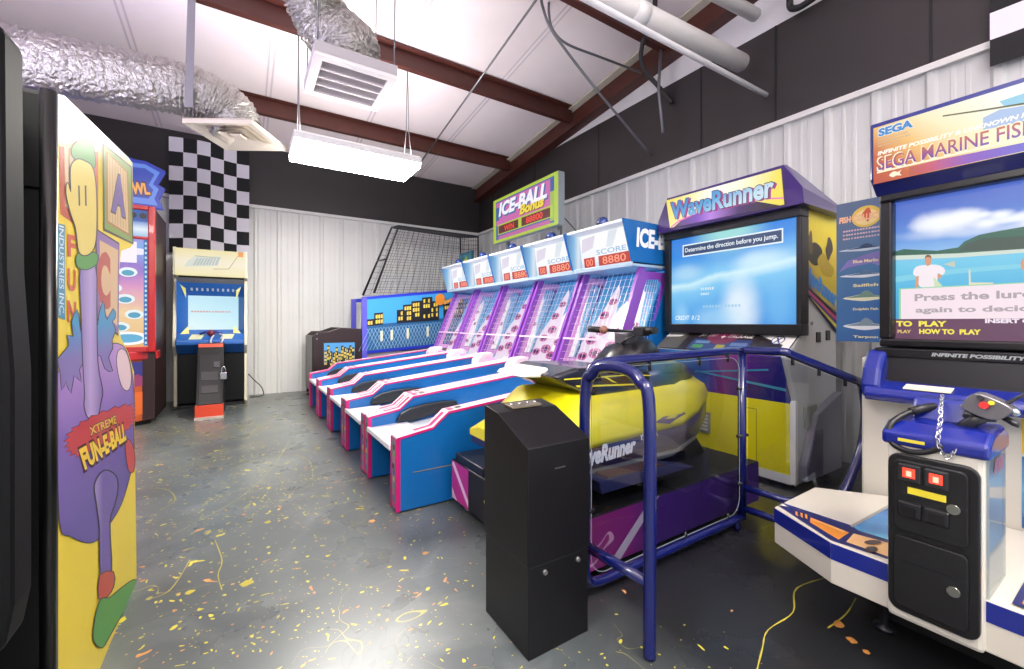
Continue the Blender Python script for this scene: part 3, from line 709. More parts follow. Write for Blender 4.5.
art('backboard_graphic', bb, [('p', BBq(.06, .06, .94, .94), M('3c9aa8', .4)), ('p', [(3.38, 6.85 + a, 2.08 + b) for a, b in ((-.18, -.1), (-.05, .2), (.1, .1), (.2, .16), (.1, -.2), (-.05, -.08))], M('c8d24a', .4))], NX)
MB().tube([(3.18 + .16 * math.cos(a), 6.85 + .16 * math.sin(a), 1.86) for a in [2 * PI * i / 20 for i in range(20)]], .01, 8, closed=True).build('hoop', M('d4552a', .4), t)
# low front with ball well
fx0, fx1 = .84, TL.x - .03
DKB = M('2a1c1e', .35)
for y in (YN, YFR - .03):
    MB().prism([(fx0, .02), (fx0, .90), (fx0 + .07, .96), (fx0 + .2, .96), (fx0 + .36, 1.02), (fx1, 1.0), (fx1, .02)], 'y', y, y + .03).build('well_side', DKB, t, .006)
fg = MB().box(fx0 + .03, fx1, YN + .03, YFR - .03, .02, .88).build('ball_well', M('1d1719', .4), t)
MB().box(fx0 - .01, fx0 + .03, YN + .02, YFR - .02, .1, .9).build('front_panel', M('1b1416', .35), t)
L = [('p', quadXZ(YN, .98, 1.40, .80, .50), M('4d98d2', .4))]
for k in range(11):
    h = R_.uniform(.66, .77); x = .985 + k * .037
    L.append(('p', quadXZ(YN, x, x + .033, h, .5), DK))
    for r in range(4):
        for q in (0, 1):
            if R_.random() < .85: L.append(('p', quadXZ(YN, x + .003 + q * .015, x + .015 + q * .015, h - .02 - r * .05, h - .055 - r * .05), WIN))
art('skyline_graphic', t, L, NY, .001, .0004)
for z in (.93, .86): MB().tube([(fx0 + .05, YN - .001, z), (fx0 + .05, YN - .006, z)], .008, 10).build('bolt', CHROME, t)
# ================================================================== LEFT SIDE CABINETS
FX = -.38
t = thing('arcade_cabinet', (-.78, 1.92, 0), 'tall arcade cabinet with yellow cartoon side art, black back towards the viewer', 'arcade cabinet')
prof_px = [(54, 669 + 40), (54, 100), (58, 94.5), (64, 95.5), (128, 157), (132.5, 163), (133, 243), (131, 247), (121, 251), (119, 275), (118, 325), (121, 338), (128, 352), (134, 372), (137.4, 580)]
pp_ = [onX(p, FX) for p in prof_px]; yb0 = 1.462
prof = [(yb0, 0.0), (yb0, pp_[1].z)] + [(p.y, p.z) for p in pp_[2:-1]] + [(2.39, 0.0)]
SIDEW = grad((0, -.237, 1), 1.175, 1.235, [(0, 'f0d51c'), (.6, 'f6efc0'), (1, 'ffffff')], 0, .3)
cab = MB().prism(prof, 'x', -1.16, FX - .012).build('cabinet_body', M('060607', .5, spec=.25), t)
sd = MB().prism(prof, 'x', FX - .012, FX).build('side_panel', SIDEW, t)
MB().prism([(p[0], p[1]) for p in prof], 'x', -1.172, -1.16).build('side_panel', M('e6cf2a', .35), t)
mb = MB(); mb.box(-1.15, FX - .014, yb0 - .012, yb0 - .001, 1.42, 1.64); mb.box(-1.15, FX - .014, yb0 - .012, yb0 - .001, .03, 1.412)
mb.build('back_panel', M('08080a', .55, spec=.25), t)
MB().tube([(FX - .012, yb0 - .006, 0), (FX - .012, yb0 - .006, 1.655)], .016, 10).build('corner_trim', M('0a0a0b', .3), t)
MB().tube([(-.5, yb0 - .012, 1.58), (-.5, yb0 - .018, 1.58)], .012, 12).build('screw', CHROME, t)
A_, B_, D_ = cr(0, 0, 1.969), cr(0, 330, 1.973), cr(40, 250, 3.346)
C_ = cr(30, 80, 3.72)
K = M('2a2233', .4); G_ = M('4f9a3c', .35); Gd = M('3f7d35', .35)
P = PX(FX); L = []
def body(pts, mat, o=1.0, k=4, ink=True):
    q = sm(pts, k) if k else pts
    if ink: L.append(('p', P(grow(q, o)), K))
    L.append(('p', P(q), mat))
STR = grad((0, 1, 0), 1.48, 2.38, [(0, 'd9b98c'), (1, 'e6cf9c')], 0, .35)
# toy blocks
L += [('p', P([(59, 146), (98, 152), (98, 242), (60, 214)]), M('c4532f', .35)), ('p', P([(64, 146), (93, 152), (93, 232), (65, 206)]), M('e0c9a0', .35))]
for k in range(5): L.append(('p', P([(68 + k * 5, 148), (69.6 + k * 5, 148), (69.6 + k * 5, 210 + k * 4), (68 + k * 5, 208 + k * 4)]), M('c09a66', .35)))
L += [('p', P(C_([(268, 232), (378, 322), (384, 612), (272, 560)])), K), ('p', P(C_([(274, 242), (374, 326), (380, 604), (277, 553)])), M('7f9f3e', .35)),
      ('p', P(C_([(282, 262), (364, 342), (370, 580), (284, 530)])), M('b3702f', .35)), ('p', P(C_([(288, 272), (359, 346), (365, 570), (290, 524)])), M('dcc08a', .35))]
for k in range(7):
    x = 294 + k * 10; L.append(('p', P(C_([(x, 280 + k * 9), (x + 3, 283 + k * 9), (x + 3, 528 + k * 5), (x, 526 + k * 5)])), M('c3a066', .35)))
L.append(('t', 'A', P(C_([(306, 335), (352, 362), (356, 520), (298, 492)])), K, .09)); L.append(('t', 'A', P(C_([(310, 342), (350, 366), (353, 512), (302, 488)])), M('6b4d9c', .35), .06))
L += [('p', P([(95, 228), (119, 243), (118, 336), (96, 320)]), K), ('p', P([(96, 230), (118.5, 244.5), (117.8, 334), (97, 318)]), M('8a63a8', .35)), ('p', P([(99, 240), (117.5, 250), (116.8, 326), (100, 310)]), M('dcb98a', .35))]
L.append(('t', 'C', P([(97, 248), (110, 254), (110, 312), (96, 304)]), M('b8452f', .35), .05))
# name banner
L.append(('p', P([(56.5, 223), (64.2, 225), (64.5, 320), (57.5, 317)]), M('3f8cae', .35)))
L.append(('t', 'INDUSTRIES INC.', P([(63, 226.5), (63.4, 316), (58.6, 315), (58.2, 225)]), M('dfeaf0', .4), .01))
for s_, y in (('F', 234), ('U', 268), ('N', 300)):
    L.append(('t', s_, P([(67, y), (75.5, y + 2), (75.5, y + 24), (67, y + 22)]), M('d2552c', .35), .03))
# body
PUR = grad((0, 0, 1), .55, 1.12, [(0, '5f4a9c'), (.45, '7d62b4'), (.8, 'b78ccf'), (1, 'd3a6d6')], 0, .35, .1, 3)
body([(56, 392), (58, 372), (70, 366), (85, 358), (110, 345), (120, 345), (126, 352), (131, 372), (133.5, 400), (133, 425), (133, 455), (128, 480), (120, 505), (110, 522), (96, 540), (84, 542), (70, 536), (60, 528), (57, 470)], PUR, .9, 4)
HB = grad((0, 0, 1), 1.0, 1.28, [(0, '7f6fb0'), (.35, '2f93c4'), (1, '2a86bd')], 0, .35)
q = D_([(58, 365), (95, 320), (88, 285), (110, 290), (104, 240), (122, 200), (128, 240), (140, 290), (172, 268), (192, 250), (196, 215), (210, 172), (214, 205), (222, 235), (244, 196), (250, 225), (238, 240), (250, 268), (238, 300), (240, 330), (226, 360), (240, 405), (215, 395), (200, 352), (180, 360), (150, 370), (128, 400), (135, 440), (110, 420), (100, 480), (84, 440), (70, 470), (66, 410)])
body(q, HB, .9, 2)
body(D_([(256, 385), (258, 345), (270, 332), (284, 340), (296, 372), (303, 415), (300, 455), (288, 470), (270, 450)]), M('e6c9cf', .35), .8, 3)
ARM = grad((0, 1, 0), 1.6, 1.86, [(0, '6d55a6'), (.5, 'b9a2d4'), (1, '6a52a2')], 0, .35)
body(D_([(134, 62), (182, 58), (186, 200), (190, 380), (206, 470), (200, 510), (192, 550), (176, 566), (156, 556), (146, 520), (148, 480), (142, 380), (136, 200)]), ARM, 1.0, 3)
body(A_([(141, 306), (142, 288), (158, 276), (178, 280), (184, 300), (184, 330), (160, 322)]), G_, .9, 3)
body(A_([(152, 500), (187, 498), (189, 518), (170, 530), (151, 524)]), G_, .9, 3)
body(A_([(129, 382), (131, 360), (138, 378), (138, 330), (150, 314), (166, 318), (180, 330), (187, 372), (188, 450), (183, 488), (168, 502), (154, 494), (148, 450), (138, 420)]), M('e9d36a', .35), 1.2, 4)
for x in (152, 165): L.append(('p', P(A_([(x, 365), (x + 3, 365), (x + 4, 405), (x + 1, 405)])), K))
# foot
body(B_([(190, 345), (186, 305), (204, 278), (226, 288), (230, 312), (224, 345), (214, 380), (217, 480), (198, 480), (196, 395)]), ARM, 1.4, 3)
body(B_([(196, 484), (222, 478), (222, 505), (210, 525), (194, 530)]), M('c03a2a', .35), 1.1, 2)
body(B_([(198, 532), (214, 530), (236, 512), (262, 494), (271, 502), (262, 528), (236, 566), (216, 600), (200, 626), (184, 612), (186, 572)]), G_, 1.1, 3)
body(B_([(246, 222), (256, 220), (264, 246), (262, 278), (252, 274)]), M('c9383e', .35), .8, 3)
# burst with lettering
R_ = random.Random(4); bu = []
e = sm(B_([(134, 232), (140, 200), (190, 168), (250, 150), (260, 168), (254, 190), (220, 215), (160, 245)]), 6)
cx_ = sum(p[0] for p in e) / len(e); cy_ = sum(p[1] for p in e) / len(e)
for i, p in enumerate(e):
    k = 1.13 if i % 2 else .97; bu.append((cx_ + (p[0] - cx_) * k, cy_ + (p[1] - cy_) * k))
L.append(('p', P(grow(bu, .6)), K)); L.append(('p', P(bu), M('c4343a', .35)))
L.append(('t', 'XTREME', P(B_([(172, 192), (228, 166), (230, 186), (176, 212)])), M('2a1a1a', .4), .05)); L.append(('t', 'XTREME', P(B_([(173, 193), (227, 168), (229, 184), (177, 209)])), M('e6c23a', .4), .02))
L.append(('t', 'FUN-E-BALL', P(B_([(150, 232), (246, 178), (250, 222), (164, 284)])), M('4a1a14', .4), .09)); L.append(('t', 'FUN-E-BALL', P(B_([(153, 236), (245, 183), (248, 217), (166, 277)])), M('f2cf35', .4), .05))
art('side_artwork', sd, L, (1, 0, 0), .0006, .00003)
# dark cabinet at the very edge
t = thing('dark_cabinet', (-.8, 1.3, 0), 'black cabinet with rounded dark door edge at the left picture border', 'arcade cabinet')
MB().box(-1.5, -.46, 1.15, 1.40, 0, 1.64).build('cabinet_body', M('040405', .7, spec=.15), t, .01)
MB().prism([(-.47, .50), (-.43, .45), (-.385, .47), (-.372, .55), (-.372, 1.0), (-.382, 1.2), (-.385, 1.665), (-.40, 1.675), (-.47, 1.675)], 'y', 1.2, 1.30).build('door_edge', M('050507', .6, spec=.2), t, .012)
# ---------------------------------------------------------------- red-framed redemption game
RY = 5.86
t = thing('redemption_game', (-1.35, 6.4, 0), 'tall red-framed redemption game with lit purple playfield and blue topper', 'arcade game')
RED = M('b21f22', .3, coat=.3); x0, x1 = -1.82, -.78
MB().box(x0, x1 - .01, RY + .05, 6.7, .06, 2.32).build('cabinet_body', M('2b1517', .45), t)
mb = MB(); zt = 2.33
mb.box(x1 - .06, x1, RY - .02, RY + .06, .78, zt); mb.box(x0, x0 + .06, RY - .02, RY + .06, .78, zt); mb.box(x0 + .06, x1 - .06, RY - .02, RY + .06, zt - .05, zt); mb.box(x0 + .06, x1 - .06, RY - .02, RY + .06, 1.97, 2.0); mb.box(x0 + .06, x1 - .06, RY - .02, RY + .06, .78, .84)
mb.build('red_frame', RED, t, .012)
q = MB().box(x0 + .06, x1 - .06, RY + .0, RY + .05, .84, 1.97).build('playfield', grad((0, 0, 1), .84, 1.97, [(0, 'e8b070'), (.3, 'f0cf9a'), (.55, 'd78fc0'), (.75, '8a6ac8'), (.9, '6f9fe0'), (1, '9c7fd0')], .9, .3, .3, 4), t)
L = []
for x, z in ((-1.0, 1.62), (-1.12, 1.45), (-1.02, 1.34), (-.95, 1.18), (-1.2, 1.2), (-1.06, 1.05), (-1.3, 1.35), (-1.4, 1.1), (-1.5, 1.5)):
    L.append(('p', [(a, RY, b) for a, b in ell((x, z), .075, .05)], M('e8f2f6', .4, 0, .9))); L.append(('p', [(a, RY, b) for a, b in ell((x, z - .008), .05, .03)], M('4fa8c8', .4, 0, .8)))
L.append(('p', [(a, RY, b) for a, b in ell((-1.0, .93), .17, .07)], M('f4f8fb', .4, 0, 1))); L.append(('p', [(a, RY, b) for a, b in ell((-1.0, .93), .12, .045)], M('5fb0d8', .4, 0, .9)))
for x, z, a in ((-.92, 1.84, .09), (-1.1, 1.78, .12), (-1.5, 1.85, .15)): L.append(('p', [(p, RY, q_) for p, q_ in ell((x, z), a, .035)], M('e9e6f6', .4, 0, .9)))
L.append(('p', quadXZ(RY, -1.12, -.93, 1.94, 1.72), M('f2eaf2', .4, 0, .95)))
L.append(('p', quadXZ(RY, -.875, -.84, 1.97, .85), M('2f6fb0', .4)))
for k in range(22): L.append(('p', [(a, RY, b) for a, b in ell((-.8575, .88 + k * .05), .01, .014, 10)], M('cfe6f6', .4, 0, .8)))
art('playfield_artwork', q, L, NY)
q = MB().box(x0 + .06, x1 - .06, RY + .01, RY + .05, 2.0, 2.16).build('upper_display', grad((0, 0, 1), 2.0, 2.16, [(0, '8fb6dc'), (.5, 'dfeaf6'), (1, '5d86c8')], .9), t)
q = MB().box(x0 + .06, x1 - .06, RY + .0, RY + .05, 2.16, 2.28).build('speaker_strip', M('1d4f9c', .35), t)
for x in (-.88, -.96, -1.04): MB().tube([(x, RY - .004, 2.22), (x, RY + .004, 2.22)], .03, 16).build('speaker_ring', BLACK, q)
xc = lambda p: (onY(p, RY).x, onY(p, RY).z)
tp = [xc(p) for p in C_([(300, 300), (384, 292), (430, 300), (500, 336), (470, 385), (498, 400), (478, 440), (492, 482), (390, 486), (300, 490)])]
tp = tp[:-1] + [(-1.75, 2.34), (-1.75, 2.8)] 
tpn = [p for p in tp if p[1] > 2.3]
q = MB().prism([(-1.75, 2.33)] + [(-1.78, 2.85), (-1.3, 2.95)] + [xc(p) for p in C_([(384, 292), (430, 300), (500, 336), (470, 385), (498, 400), (478, 440), (492, 478)])], 'y', RY + .02, RY + .10).build('topper', M('2a3fb8', .3, 0, .8), t)
L = [('p', [(x, RY + .02, z) for x, z in grow([(-1.70, 2.37), (-1.72, 2.80), (-1.3, 2.89)] + [xc(p) for p in C_([(384, 306), (428, 312), (482, 342), (456, 386), (478, 404), (462, 440), (474, 466)])], 0)], M('5f86e0', .3, 0, .9)),
     ('p', [(x, RY + .02, z) for x, z in [(-1.66, 2.42), (-1.68, 2.76), (-1.3, 2.84)] + [xc(p) for p in C_([(384, 322), (426, 326), (462, 350), (440, 388), (458, 408), (440, 440)])]], M('2f49b8', .3, 0, .8)),
     ('t', 'OWL', [(x, RY + .02, z) for x, z in [xc(p) for p in C_([(340, 365), (440, 378), (452, 430), (340, 430)])]], M('5a2a18', .4), .09),
     ('t', 'OWL', [(x, RY + .02, z) for x, z in [xc(p) for p in C_([(343, 370), (438, 383), (448, 426), (343, 424)])]], M('f0a850', .3, 0, .9), .05)]
art('topper_artwork', q, L, NY)
hexp = [(x0 + .1, RY - .05), (x1 - .28, RY - .07), (x1 - .02, RY + .12), (x1 - .02, 6.65), (x0, 6.65), (x0, RY + .15)]
MB().prism(hexp, 'z', .05, .78).build('base_cabinet', M('b9562a', .35), t, .006)
q = MB().prism([(x0 + .1, RY - .10), (x1 - .27, RY - .115), (x1 + .005, RY + .11), (x1 + .005, RY + .3), (x0, RY + .3)], 'z', .70, .79).build('shelf_trim', RED, t, .01)
L = [('p', [(x1 - .28 + .26 * u, RY - .07 + .19 * u, z) for u, z in ((.08, .68), (.94, .68), (.94, .42), (.08, .42))], M('3a3aa8', .3, 0, .5)),
     ('p', [(x1 - .28 + .26 * u, RY - .07 + .19 * u, z) for u, z in ((.08, .48), (.5, .55), (.94, .45), (.94, .42), (.08, .42))], M('c84a8a', .3, 0, .5)),
     ('p', [(x1 - .28 + .26 * u, RY - .07 + .19 * u, z) for u, z in ((.12, .36), (.9, .36), (.9, .12), (.12, .12))], M('d86a30', .35))]
art('base_graphic', t, L, (.59, -.81, 0))
L = [('p', quadXZ(0, 0, 0, 0, 0), RED)]
art('base_graphic', t, [('p', [(x0 + .1 + (x1 - .28 - x0 - .1) * u, RY - .05 - .02 * u, z) for u, z in ((.1, .68), (.97, .68), (.97, .42), (.1, .42))], M('5a3ab0', .3, 0, .5)),
    ('p', [(x0 + .1 + (x1 - .28 - x0 - .1) * u, RY - .05 - .02 * u, z) for u, z in ((.1, .36), (.97, .36), (.97, .12), (.1, .12))], M('d9cdb8', .35)),
    ('p', [(x0 + .1 + (x1 - .28 - x0 - .1) * u, RY - .05 - .02 * u, z) for u, z in ((.6, .30), (.72, .34), (.84, .30), (.84, .27), (.72, .31), (.6, .27))], M('c8483a', .35))], NY)
MB().prism([(a, b) for a, b in ((x0 + .04, RY), (x1 - .28, RY - .02), (x1 - .06, RY + .13), (x1 - .06, 6.6), (x0 + .04, 6.6))], 'z', 0, .05).build('plinth', BLACK, t)
# ---------------------------------------------------------------- upright cabinet under the flag
UY = 6.62; ux0, ux1 = -.72, .06
t = thing('upright_cabinet', (-.33, 7.0, 0), 'upright arcade cabinet with cream marquee and blue screen surround under the checkered flag', 'arcade cabinet')
CRM = M('e2dcc4', .4); UB = M('2560ae', .3, coat=.3)
spf = [(UY + .12, .04), (UY + .12, .68), (UY - .02, .80), (UY - .02, .90), (UY + .12, 1.65), (UY + .02, 1.68), (UY + .02, 2.03), (7.34, 2.03), (7.34, .04)]
for xa in (ux0, ux1 - .035): MB().prism(spf, 'x', xa, xa + .035).build('side_panel', CRM, t, .004)
MB().box(ux0 + .035, ux1 - .035, UY + .20, 7.34, .04, 2.02).build('cabinet_body', MATTE, t)
q = MB().box(ux0 + .02, ux1 - .02, UY + .005, UY + .12, 1.69, 2.02).build('marquee', grad((0, 0, 1), 1.69, 2.02, [(0, 'f3e7b0'), (.5, 'f4ead2'), (1, 'ecdfa2')], .85), t)
mq = cr(172, 244, 13.128)
PYu = PY(UY + .005)
art('marquee_artwork', q, [('p', PYu(mq([(290, 165), (640, 165), (600, 290), (160, 295), (210, 215)])), M('d7ddd2', .4, 0, .85)), *dashes(PYu(mq([(330, 185), (640, 180), (600, 275), (270, 280)])), 8, M('b9c4c0', .4, 0, .8), 3),
    ('p', PYu(mq([(300, 150), (640, 180), (640, 188), (300, 160)])), M('a9b09c', .4)), ('p', PYu(mq([(540, 325), (740, 325), (860, 160), (866, 168), (748, 334), (540, 334)])), M('b0a878', .4)),
    ('p', PYu(mq([(868, 108), (936, 112), (936, 176), (868, 170)])), M('f0983a', .4, 0, .8))], NY)
# blue octagonal surround with the inner screen
yi = UY + .16
O = [(ux0 + .035, .92), (ux1 - .035, .92), (ux1 - .035, 1.64), (ux0 + .035, 1.64)]
I_ = [(ux0 + .14, 1.0), (ux1 - .10, 1.0), (ux1 - .10, 1.44), (ux0 + .14, 1.44)]
mb = MB()
for k in range(4):
    if k == 3: pass
    a, b, c, d = O[k - 1], O[k], I_[k], I_[k - 1]
    mb.slab([(a[0], UY + .03, a[1]), (b[0], UY + .03, b[1]), (c[0], yi, c[1]), (d[0], yi, d[1])], (0, 1, 0), .02)
sr = mb.build('screen_surround', UB, t)
L = []
for (xa, za, w) in ((ux0 + .07, 1.50, 1), (ux1 - .07, 1.50, -1)): L.append(('p', [(xa, UY + .055, za + .07), (xa + .055 * w, UY + .07, za + .02), (xa + .055 * w, UY + .10, za - .10)], M('e9e88a', .4)))
for (xa, za, w) in ((ux0 + .07, .95, 1), (ux1 - .07, .95, -1)): L.append(('p', [(xa, UY + .035, za), (xa + .09 * w, UY + .045, za), (xa + .08 * w, UY + .07, za + .10)], M('e9e88a', .4)))
art('chevron', sr, L, (0, -1, 0), .004)
q = MB().box(ux0 + .13, ux1 - .09, yi, yi + .03, .99, 1.45).build('screen', grad((.4, 0, 1), .85, 1.4, [(0, 'd9f0f4'), (.5, 'bfe6f2'), (1, 'a9d6ea')], .95), t)
art('screen_text', q, dashes([(-.55, yi, 1.245), (-.12, yi, 1.245), (-.12, yi, 1.225), (-.55, yi, 1.225)], 14, M('d9a6a6', .4, 0, .85), 5), NY)
MB().slab([(ux0 + .035, UY - .005, 1.655), (ux1 - .035, UY - .005, 1.655), (ux1 - .035, UY + .1, 1.56), (ux0 + .035, UY + .1, 1.56)], (0, 1, 0), .02).build('speaker_panel', M('77777a', .5), t)
mb = MB()
for k in range(9):
    x = ux0 + .17 + k * .055; mb.slab([(x, UY + .085, 1.535), (x + .022, UY + .085, 1.535), (x + .022, UY + .11, 1.50), (x, UY + .11, 1.50)], (0, 1, 0), .004)
mb.build('vent_slot', M('b9c2cc', .4), sr)
cp = MB().prism([(UY - .10, .82), (UY - .10, .87), (UY + .05, .96), (UY + .14, .96), (UY + .14, .70), (UY + .05, .70)], 'x', ux0 + .036, ux1 - .036).build('control_panel', UB, t, .01)
L = [('p', [(xa, UY - .10 + .15 * u, .87 + .09 * u) for xa, u in ((xb, .15), (xb + .13, .15), (xb + .16, .8), (xb + .03, .8))], M('d9dcb0', .4)) for xb in (-.56, -.24)]
art('control_graphic', cp, L, (0, -.5, .86))
MB().ball(Vector((-.33, UY - .02, .96)), .045).build('handle_hub', M('702a40', .3), cp)
MB().tube([(-.45, UY - .03, .95), (-.38, UY - .02, .98), (-.28, UY - .02, .98), (-.21, UY - .03, .95)], .016, 10).build('handle', M('2a3a8c', .3), cp)
cx0, cx1, cy0 = -.44, -.185, 5.9
cd = MB().prism([(cy0 + .1, .0), (cy0, .14), (cy0 + .28, .84), (UY + .15, .84), (UY + .15, .0)], 'x', cx0, cx1).build('coin_column', M('0a0a0c', .4, spec=.3), t, .006)
def CQ(u0, v0, u1, v1):
    def p(u, v): return (cx0 + (cx1 - cx0) * u, cy0 + .28 * (1 - v), .84 - .70 * v)
    return [p(u0, v0), p(u1, v0), p(u1, v1), p(u0, v1)]
nn = Vector((0, -.93, .37))
def raised(name, q, th, mat, par): return MB().slab(q, nn.normalized(), th).build(name, mat, par, .004)
dr = raised('coin_door', CQ(.08, .18, .92, .97), .012, M('131315', .35, spec=.35), cd)
raised('coin_slot', CQ(.62, .30, .86, .40), .022, M('444447', .3, .6), dr); raised('coin_return', CQ(.18, .68, .82, .80), .018, M('1c1c1e', .3), dr); raised('lock_plate', CQ(.15, .46, .8, .6), .016, M('232325', .3), dr)
art('accent', cd, [('p', CQ(.03, .0, .97, .055), M('d2492a', .4))], nn, .002)
MB().box(cx0 - .005, cx1 + .005, cy0 - .02, cy0 + .14, .005, .16).build('kick_plate', M('cf4428', .4), cd, .004)
MB().box(cx0 - .01, cx1 + .01, cy0 - .05, cy0 + .14, .0, .03).build('toe_plate', M('b3a79a', .4), cd)
pl = MB().box(cx1 - .03, cx1 + .04, cy0 - .012, cy0 + .012, .44, .52).build('padlock', M('b9bcc0', .25, 1), cd, .008)
MB().tube(curve([(cx1 - .012, cy0, .51), (cx1 - .012, cy0, .56), (cx1 + .005, cy0, .585), (cx1 + .022, cy0, .56), (cx1 + .022, cy0, .51)], 4), .007, 8).build('shackle', CHROME, pl)
MB().tube(curve([(-.30, UY - .09, .93), (-.33, UY - .16, .86), (-.28, UY - .2, .80), (-.22, UY - .2, .84), (-.20, UY - .12, .92), (-.24, UY - .06, .95)], 6), .010, 8).build('control_cable', M('c9c9d2', .3), t)
MB().box(ux0 + .03, ux1 - .03, UY + .1, 7.3, .0, .045).build('plinth', BLACK, t)
MB().box(ux0 + .04, ux1 - .04, UY + .06, UY + .14, .08, .69).build('lower_front', M('08080a', .4, spec=.3), t)
rod('power_cable', curve([(.075, 7.2, .35), (.16, 7.25, .24), (.24, 7.3, .14), (.27, 7.28, .03), (.21, 7.22, .012), (.1, 7.2, .012)], 6), .007, INK, 'black power cable looping to the floor beside the upright cream cabinet', 'cable')
# ================================================================== JET-SKI RIDE
t = thing('jet_ski_simulator', (2.3, 1.8, 0), 'jet-ski ride game with yellow watercraft, purple marquee and lit blue screen', 'arcade game')
YEL = M('e3d818', .3, coat=.4); PRP = M('301862', .3, coat=.3); GRY = M('a9aba9', .4); LGT = M('c6c8c5', .4); DPU = M('2c2350', .35, coat=.3)
CXF = 3.07; CY0, CY1 = 1.33, 2.34
MB().prism([(CXF, .03), (CXF, .55), (2.92, .88), (3.14, 1.02), (3.14, 1.86), (3.66, 1.86), (3.66, .03)], 'y', CY0, CY1).build('cabinet_body', LGT, t, .008)
def QX(X, p): return PX(X)(p)
fp = MB().box(CXF - .02, CXF, CY0 + .035, CY1 - .02, .07, .56).build('front_panel', YEL, t, .004)
MB().box(CXF - .025, CXF + .01, CY0, CY0 + .035, .03, .58).build('edge_strip', M('e8e8e2', .35), t, .004); MB().box(CXF - .022, CXF, CY0 + .03, CY1, .025, .085).build('kick_strip', M('d9d9d4', .35), t)
L = [('p', quadYZ(CXF - .02, 1.585, 1.58, .49, .12), M('8a8420', .4)), ('p', quadYZ(CXF - .02, 1.66, 1.58, .49, .485), M('8a8420', .4))]
art('door_seam', fp, L, NX)
v = MB().box(CXF - .035, CXF - .02, 1.93, 2.10, .24, .40).build('vent_panel', M('8e8f84', .4), fp)
mb = MB()
for k in range(5): mb.box(CXF - .045, CXF - .035, 1.945, 2.085, .26 + k * .027, .272 + k * .027)
mb.build('vent_slat', M('c9c9bd', .4), v)
DASH = grad((0, 1, .6), 1.85, 2.9, [(0, '262a86'), (.2, '5a2f8c'), (.35, '9a3f8c'), (.5, '2a50b0'), (.75, '3a86c4'), (1, '28307c')], 0, .25, .25, 5)
dn = Vector((-.91, 0, -.41)).normalized()
dp = MB().slab([(CXF - .004, CY0 + .03, .55), (CXF - .004, CY1 - .02, .55), (2.916, CY1 - .02, .88), (2.916, CY0 + .03, .88)], dn, .01).build('dash_front', DASH, t)
cyan = M('4aaed0', .3); art('dash_stripe', dp, [('p', [(CXF - .15 * s - .008, y, .55 + .33 * s) for s, y in ((.30, 1.37), (.36, 1.37), (.55, 2.0), (.52, 2.0))], cyan), ('p', [(CXF - .15 * s - .008, y, .55 + .33 * s) for s, y in ((.7, 1.45), (.74, 1.45), (.45, 2.2), (.43, 2.2))], cyan)], dn, .012)
tn = Vector((-.54, 0, .84)).normalized()
tt = MB().slab([(2.922, CY0 + .01, .885), (2.922, CY1 - .01, .885), (3.14, CY1 - .01, 1.025), (3.14, CY0 + .01, 1.025)], tn, .008).build('dash_top', M('2b2529', .4), t)
def DQ(u, v): return (3.14 - .218 * v, CY1 - .01 - (CY1 - CY0 - .02) * u, 1.025 - .14 * v)
def D4(a, b, c, d): return [DQ(a, b), DQ(c, b), DQ(c, d), DQ(a, d)]
EMB = M('efefe8', .35); NVY = M('1d2a6c', .35)
L = [('p', D4(.0, 0, .2, 1), M('57564f', .4)), ('p', [DQ(0, 0), DQ(.22, 0), DQ(.14, .35), DQ(0, .4)], EMB), ('p', [DQ(.76, 0), DQ(1, 0), DQ(1, 1), DQ(.96, 1), DQ(.95, .6), DQ(.76, .2)], EMB),
     ('p', D4(.28, .45, .74, 1), M('3a56b0', .35, 0, .35)), ('p', [DQ(a, b) for a, b in ell((.5, .35), .12, .35)], M('c03a78', .35, 0, .3)),
     ('t', 'JET TRIP', D4(.3, .15, .45, .36), EMB, .02, .3), ('t', 'PACKAGE', D4(.54, .15, .73, .36), EMB, .02, .3),
     ('p', [DQ(.5 + a, .32 + b) for a, b in ((-.02, 0), (-.005, -.04), (0, -.12), (.005, -.04), (.02, 0), (.005, .04), (0, .12), (-.005, .04))], EMB),
     ('p', D4(.31, .55, .43, .68), M('7fb0e0', .35, 0, .5)), ('p', D4(.31, .75, .4, .92), M('58b86a', .35, 0, .5)), ('p', D4(.5, .72, .57, .95), M('d8c23c', .35, 0, .5)), ('p', D4(.6, .6, .72, .75), M('7f9ae0', .35, 0, .5)),
     ('p', [DQ(a, b) for a, b in ell((.9, .4), .042, .2)], NVY), ('p', [DQ(a, b) for a, b in ell((.9, .4), .035, .16)], EMB), ('t', '✱' if False else 'X', D4(.878, .28, .922, .52), NVY, .05)]
art('dash_lettering', tt, L, tn, .009)
